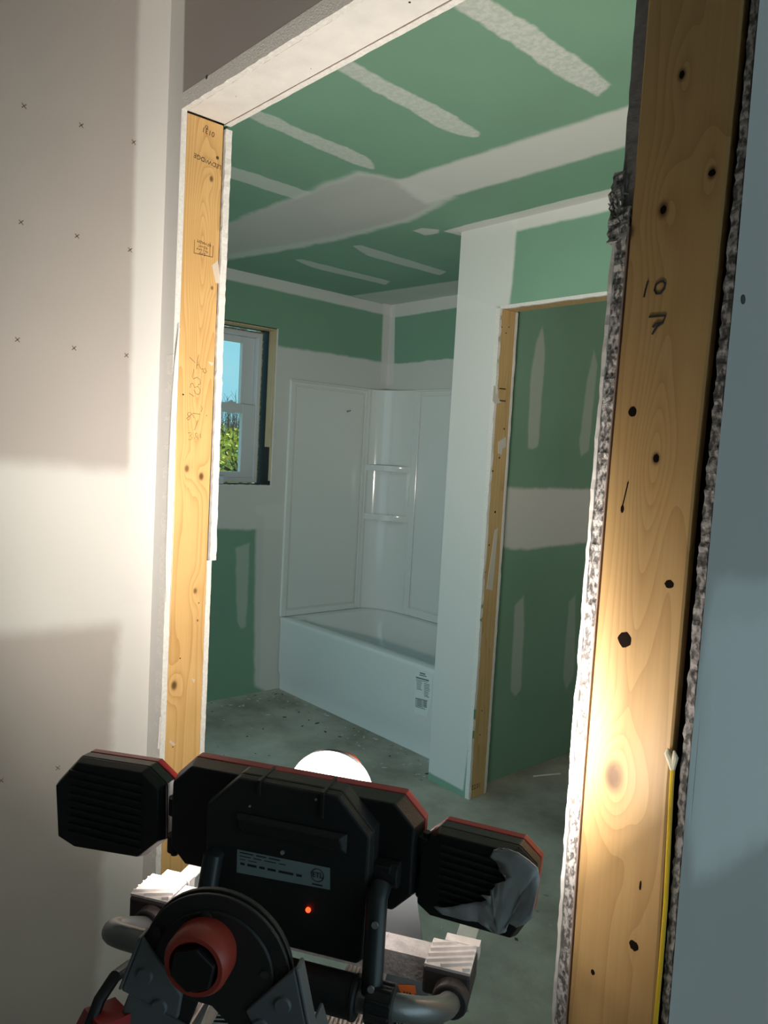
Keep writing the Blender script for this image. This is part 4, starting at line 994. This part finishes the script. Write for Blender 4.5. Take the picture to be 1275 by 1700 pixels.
# rails
TH = math.radians(19)
def rail(yc, s):
    d = Vector((s*math.sin(TH), 0, -math.cos(TH))); nrm = Vector((math.cos(TH), 0, s*math.sin(TH)))
    top = Vector((s*.0274, 0, HZ)); L_ = (top.z)/math.cos(TH)
    ax = Matrix((nrm, Vector((0,1,0)), -d)).transposed().to_4x4(); ax.translation = Vector((top.x, yc, top.z))
    o = MB(); wd = .0265
    # C-channel rail: web plus two flanges (open to the inside)
    sgn = 1 if yc < LW/2 else -1
    def bx_(a, b): o.box(a, b, 0, ax)
    z_lo = -L_+.03
    bx_((-wd, -.003*sgn, z_lo), (wd, 0, -.048)); bx_((-wd, 0, z_lo), (-wd+.003, .026*sgn, -.048)); bx_((wd-.003, 0, z_lo), (wd, .026*sgn, -.048))
    r = o.build('side_rail', rail_m, LD, bevel=.0012)
    # bracket arm gripping the rail and the hinge, top cut on the slant
    o = MB(); a, bq = (-s*.030, s*.030)
    q = [(s*.0258, -.006), (s*.0258, -.054), (-s*.0238, -.062), (-s*.0238, -.032)]
    y0_, y1_ = yc-sgn*.0180, yc-sgn*.0140
    P0 = [ax @ Vector((x, (y0_-yc), z)) for x, z in q]; P1 = [ax @ Vector((x, (y1_-yc), z)) for x, z in q]
    if yc < .1:
        qq = ((235,1558),(201,1645),(294,1693),(301,1654)) if s < 0 else ((489,1608),(516,1745),(440,1745),(407,1679))
        P0 = [kw(x, y_, y0_) for x, y_ in qq]; P1 = [p+Vector((0, .004, 0)) for p in P0]
    o.loft([P0, P1])
    e0, e1 = P0[0], P0[1]; w_ = Vector((s*.0028, 0, 0)); dd_ = Vector((0, sgn*.013, 0)); o.loft([[e0, e1, e1+w_, e0+w_], [e0+dd_, e1+dd_, e1+dd_+w_, e0+dd_+w_]])
    k = o.build('rail_bracket', rail_m, LD, bevel=.0012)
    o = MB()
    for (x, z) in ((s*.008, -.030), (-s*.008, -.051)):
        o = MB(); c = ax @ Vector((x, y0_-yc, z))
        if yc < .1: c = kw(*(((241,1619),(265,1671)) if s < 0 else ((470,1668),(432,1704)))[0 if z > -.04 else 1], y0_)
        o.cyl(c, c-Vector((0, sgn*.0022, 0)), .0058, 20, 0, .0050)
        o.build('bracket_rivet', rail_m, k, smooth=True)
    f = ax @ Vector((0, 0, z_lo)); o = MB(); o.box((f.x-.035, yc-.018, 0), (f.x+.035, yc+.030 if sgn > 0 else yc+.018, f.z+.03)); o.build('rubber_foot', darkrub, LD, bevel=.004)
    return ax
axs = {}
for yc in (.0, LW):
    for s in (-1, 1): axs[(yc, s)] = rail(yc, s)
# black swivel sector between plate and bracket
for yc in (.001, LW-.001):
    for s in (-1, 1):
        ax = axs[(0.0 if yc < .1 else LW, s)]
        q = [(s*.024, -.01), (s*.024, -.055), (-s*.022, -.060), (-s*.022, -.03)]
        P0 = [ax @ Vector((x, -.0005, z)) for x, z in q]; P1 = [ax @ Vector((x, .003, z)) for x, z in q]
        for p in P0+P1: pass
        o = MB(); o.loft([P0, P1]); o.build('hinge_tongue', pl_black2, LD, bevel=.0006)
# rungs with ribbed treads
ribm = simple('tread', (.42, .36, .33), .6, noise_amt=.2, nscale=60)
for s in (-1, 1):
    for k, dd in enumerate((.163, .45, .73, 1.0)):
        c = Vector((s*.0274+s*math.sin(TH)*dd-(.020 if s > 0 else 0), 0, HZ-math.cos(TH)*dd))
        if c.z < .06: continue
        o = MB(); o.box((c.x-.018, .004, c.z-.014), (c.x+.018, LW-.004, c.z+.010)); 
        for j in range(9):
            x = c.x-.016+.032*j/8; o.box((x-.0013, .006, c.z+.010), (x+.0013, LW-.006, c.z+.0125))
        o.build('rung', ribm, LD, bevel=.001)
# labels
def sticker(par, pts, y, mat, name):
    q = [kw(x, y_, y) for x, y_ in pts]; o = MB(); o.loft([q, [p-Vector((0, .0006, 0)) for p in q]]); s = o.build(name, mat, par); return s, q
yfar = LW-.0035
YG = LW-.029
for pl_ in (((622,1470),(690,1480),(706,1600),(724,1770),(596,1770)), ((300,1590),(412,1590),(430,1770),(280,1770))):
    q = [kw(x, y_, YG+.0008) for x, y_ in pl_]; o = MB(); o.loft([q, [p+Vector((0, .003, 0)) for p in q]]); o.build('side_gusset', rail_m, LD, bevel=.0006)
s1, q1 = sticker(LD, [(648,1634),(689,1636),(693,1661),(648,1660)], YG, label_orange, 'warning_label')
o = MB(); c = kw(661, 1650, YG-.0008); merge_text(o, 'WARNING', .0115, c, (1,0,-.05), (0,0,1)); o.build('label_print', ink, s1)
s2, q2 = sticker(LD, [(628,1676),(702,1684),(704,1730),(628,1730)], YG, label_black, 'warning_label')
o = MB(); merge_text(o, 'YOU CAN LOSE', .0100, kw(668, 1690, YG-.0008), (1,0,-.05), (0,0,1)); merge_text(o, 'YOUR BALANCE', .0100, kw(668, 1703, YG-.0008), (1,0,-.05), (0,0,1)); o.build('label_print', label_white, s2)
s3, q3 = sticker(LD, [(345,1642),(398,1624),(415,1660),(396,1740),(318,1740)], YG, label_black, 'instruction_label')
o = MB()
for k in range(14):
    a = kw(354-k*2.4+random.uniform(0, 3), 1648+k*6, YG-.0008); b = kw(396-k*.4-random.uniform(0, 10), 1640+k*7.4, YG-.0008); o.poly([a, b, b-Vector((0,0,.0018)), a-Vector((0,0,.0018))])
o.build('label_print', label_white, s3)
# power cord looping on the left
o = MB(); o.tube([at(x, y, z) for x, y, z in ((262,1590,.66),(240,1595,.64),(215,1603,.62),(190,1622,.57),(165,1660,.56),(150,1700,.55),(140,1760,.54))], .0045, 10)
pc = o.build('power_cord', pl_black, smooth=True); pc.parent = WL; pc.matrix_parent_inverse = Minv
# red clamp at bottom left
o = MB(); RC = at(160, 1700, .56)
o.loft([[RC+Vector(v) for v in ((-.022,-.012,-.02),(.02,-.012,-.02),(.02,.02,-.02),(-.022,.02,-.02))], [RC+Vector(v) for v in ((-.008,-.006,.010),(.022,-.006,.014),(.022,.016,.014),(-.006,.016,.010))]])
o.build('rail_clip', red_pl, LD).matrix_parent_inverse = Mi
for ob in ():
    pass

# ------------------------------------------------------------------ OUTSIDE
o = MB(); o.box((-60, -40, -.5), (-4.3, 40, -.4)); structure(o.build('ground', simple('grass', (.10,.14,.04), .9, noise_amt=.3, nscale=.6)))
leafm = [simple('leaf_a', (.66,.66,.10), .6), simple('leaf_b', (.40,.50,.08), .6), simple('leaf_c', (.80,.66,.14), .6), simple('leaf_d', (.12,.19,.06), .6)]
bark = simple('bark', (.10,.08,.06), .9)
def tree(px, X, h, w_, nl, label, twigs=True):
    p = onX(px, 742, X); base = Vector((X, p.y, -.4)); rnd = random.Random(int(px*7))
    T = empty('tree', base); tag(T, label, 'tree')
    o = MB(); o.tube([(0,0,0), (.05,.03,h*.4), (0,.08,h*.8)], [.09,.06,.02], 8)
    tips = []
    for k in range(26):
        a = rnd.uniform(0, 6.28); z = rnd.uniform(.25, .75)*h; r = w_*rnd.uniform(.5, 1); e = Vector((math.cos(a)*r, math.sin(a)*r, z+rnd.uniform(.1, .3)*h)); o.tube([(0,0,z), e*.5+Vector((0,0,z*.5)), e], [.03,.018,.006], 5); tips.append(e)
    if twigs:
        for k in range(70):
            a = rnd.uniform(0, 6.28); r = w_*rnd.uniform(0, .9); b = Vector((math.cos(a)*r, math.sin(a)*r, h*.8)); e = b+Vector((rnd.uniform(-.2, .2), rnd.uniform(-.25, .25), rnd.uniform(.3, 1.0))); o.tube([b, e], [.010,.004], 4)
            for j in range(4):
                t = b.lerp(e, rnd.uniform(.3, 1)); o.tube([t, t+Vector((rnd.uniform(-.15, .15), rnd.uniform(-.2, .2), rnd.uniform(.0, .25)))], .003, 3)
    tr_ = o.build('trunk', bark, T)
    o = MB()
    for k in range(nl):
        a = rnd.uniform(0, 6.28); u = rnd.uniform(-1, 1); r = rnd.uniform(.55, 1)**.6
        c = Vector((math.cos(a)*w_*r*math.sqrt(1-u*u), math.sin(a)*w_*r*math.sqrt(1-u*u), h*.52+u*h*.40*r)); nn = noise.noise(c*2.2)
        if nn < -.15 and rnd.random() < .8: continue
        s = rnd.uniform(.03, .075); d1 = Vector((rnd.gauss(0,1), rnd.gauss(0,1), rnd.gauss(0,1))).normalized(); d2 = d1.cross(Vector((rnd.gauss(0,1), rnd.gauss(0,1), rnd.gauss(0,1)))).normalized()
        m_ = 0 if nn > .15 else (2 if rnd.random() < .3 else (1 if rnd.random() < .7 else 3))
        o.poly([c-d1*s, c+d2*s*.5, c+d1*s, c-d2*s*.5], m_)
    lf = o.build('foliage', leafm, T); lf['kind'] = 'stuff'
tree(398, -15.5, 2.5, 1.3, 9000, 'yellow-green leafy tree outside, right side of the window view')
tree(348, -19.5, 2.75, 1.4, 8000, 'green and gold bushy tree outside, left part of the window view')
tree(310, -24, 3.1, 1.7, 4000, 'taller autumn tree outside, farthest left behind the window frame')
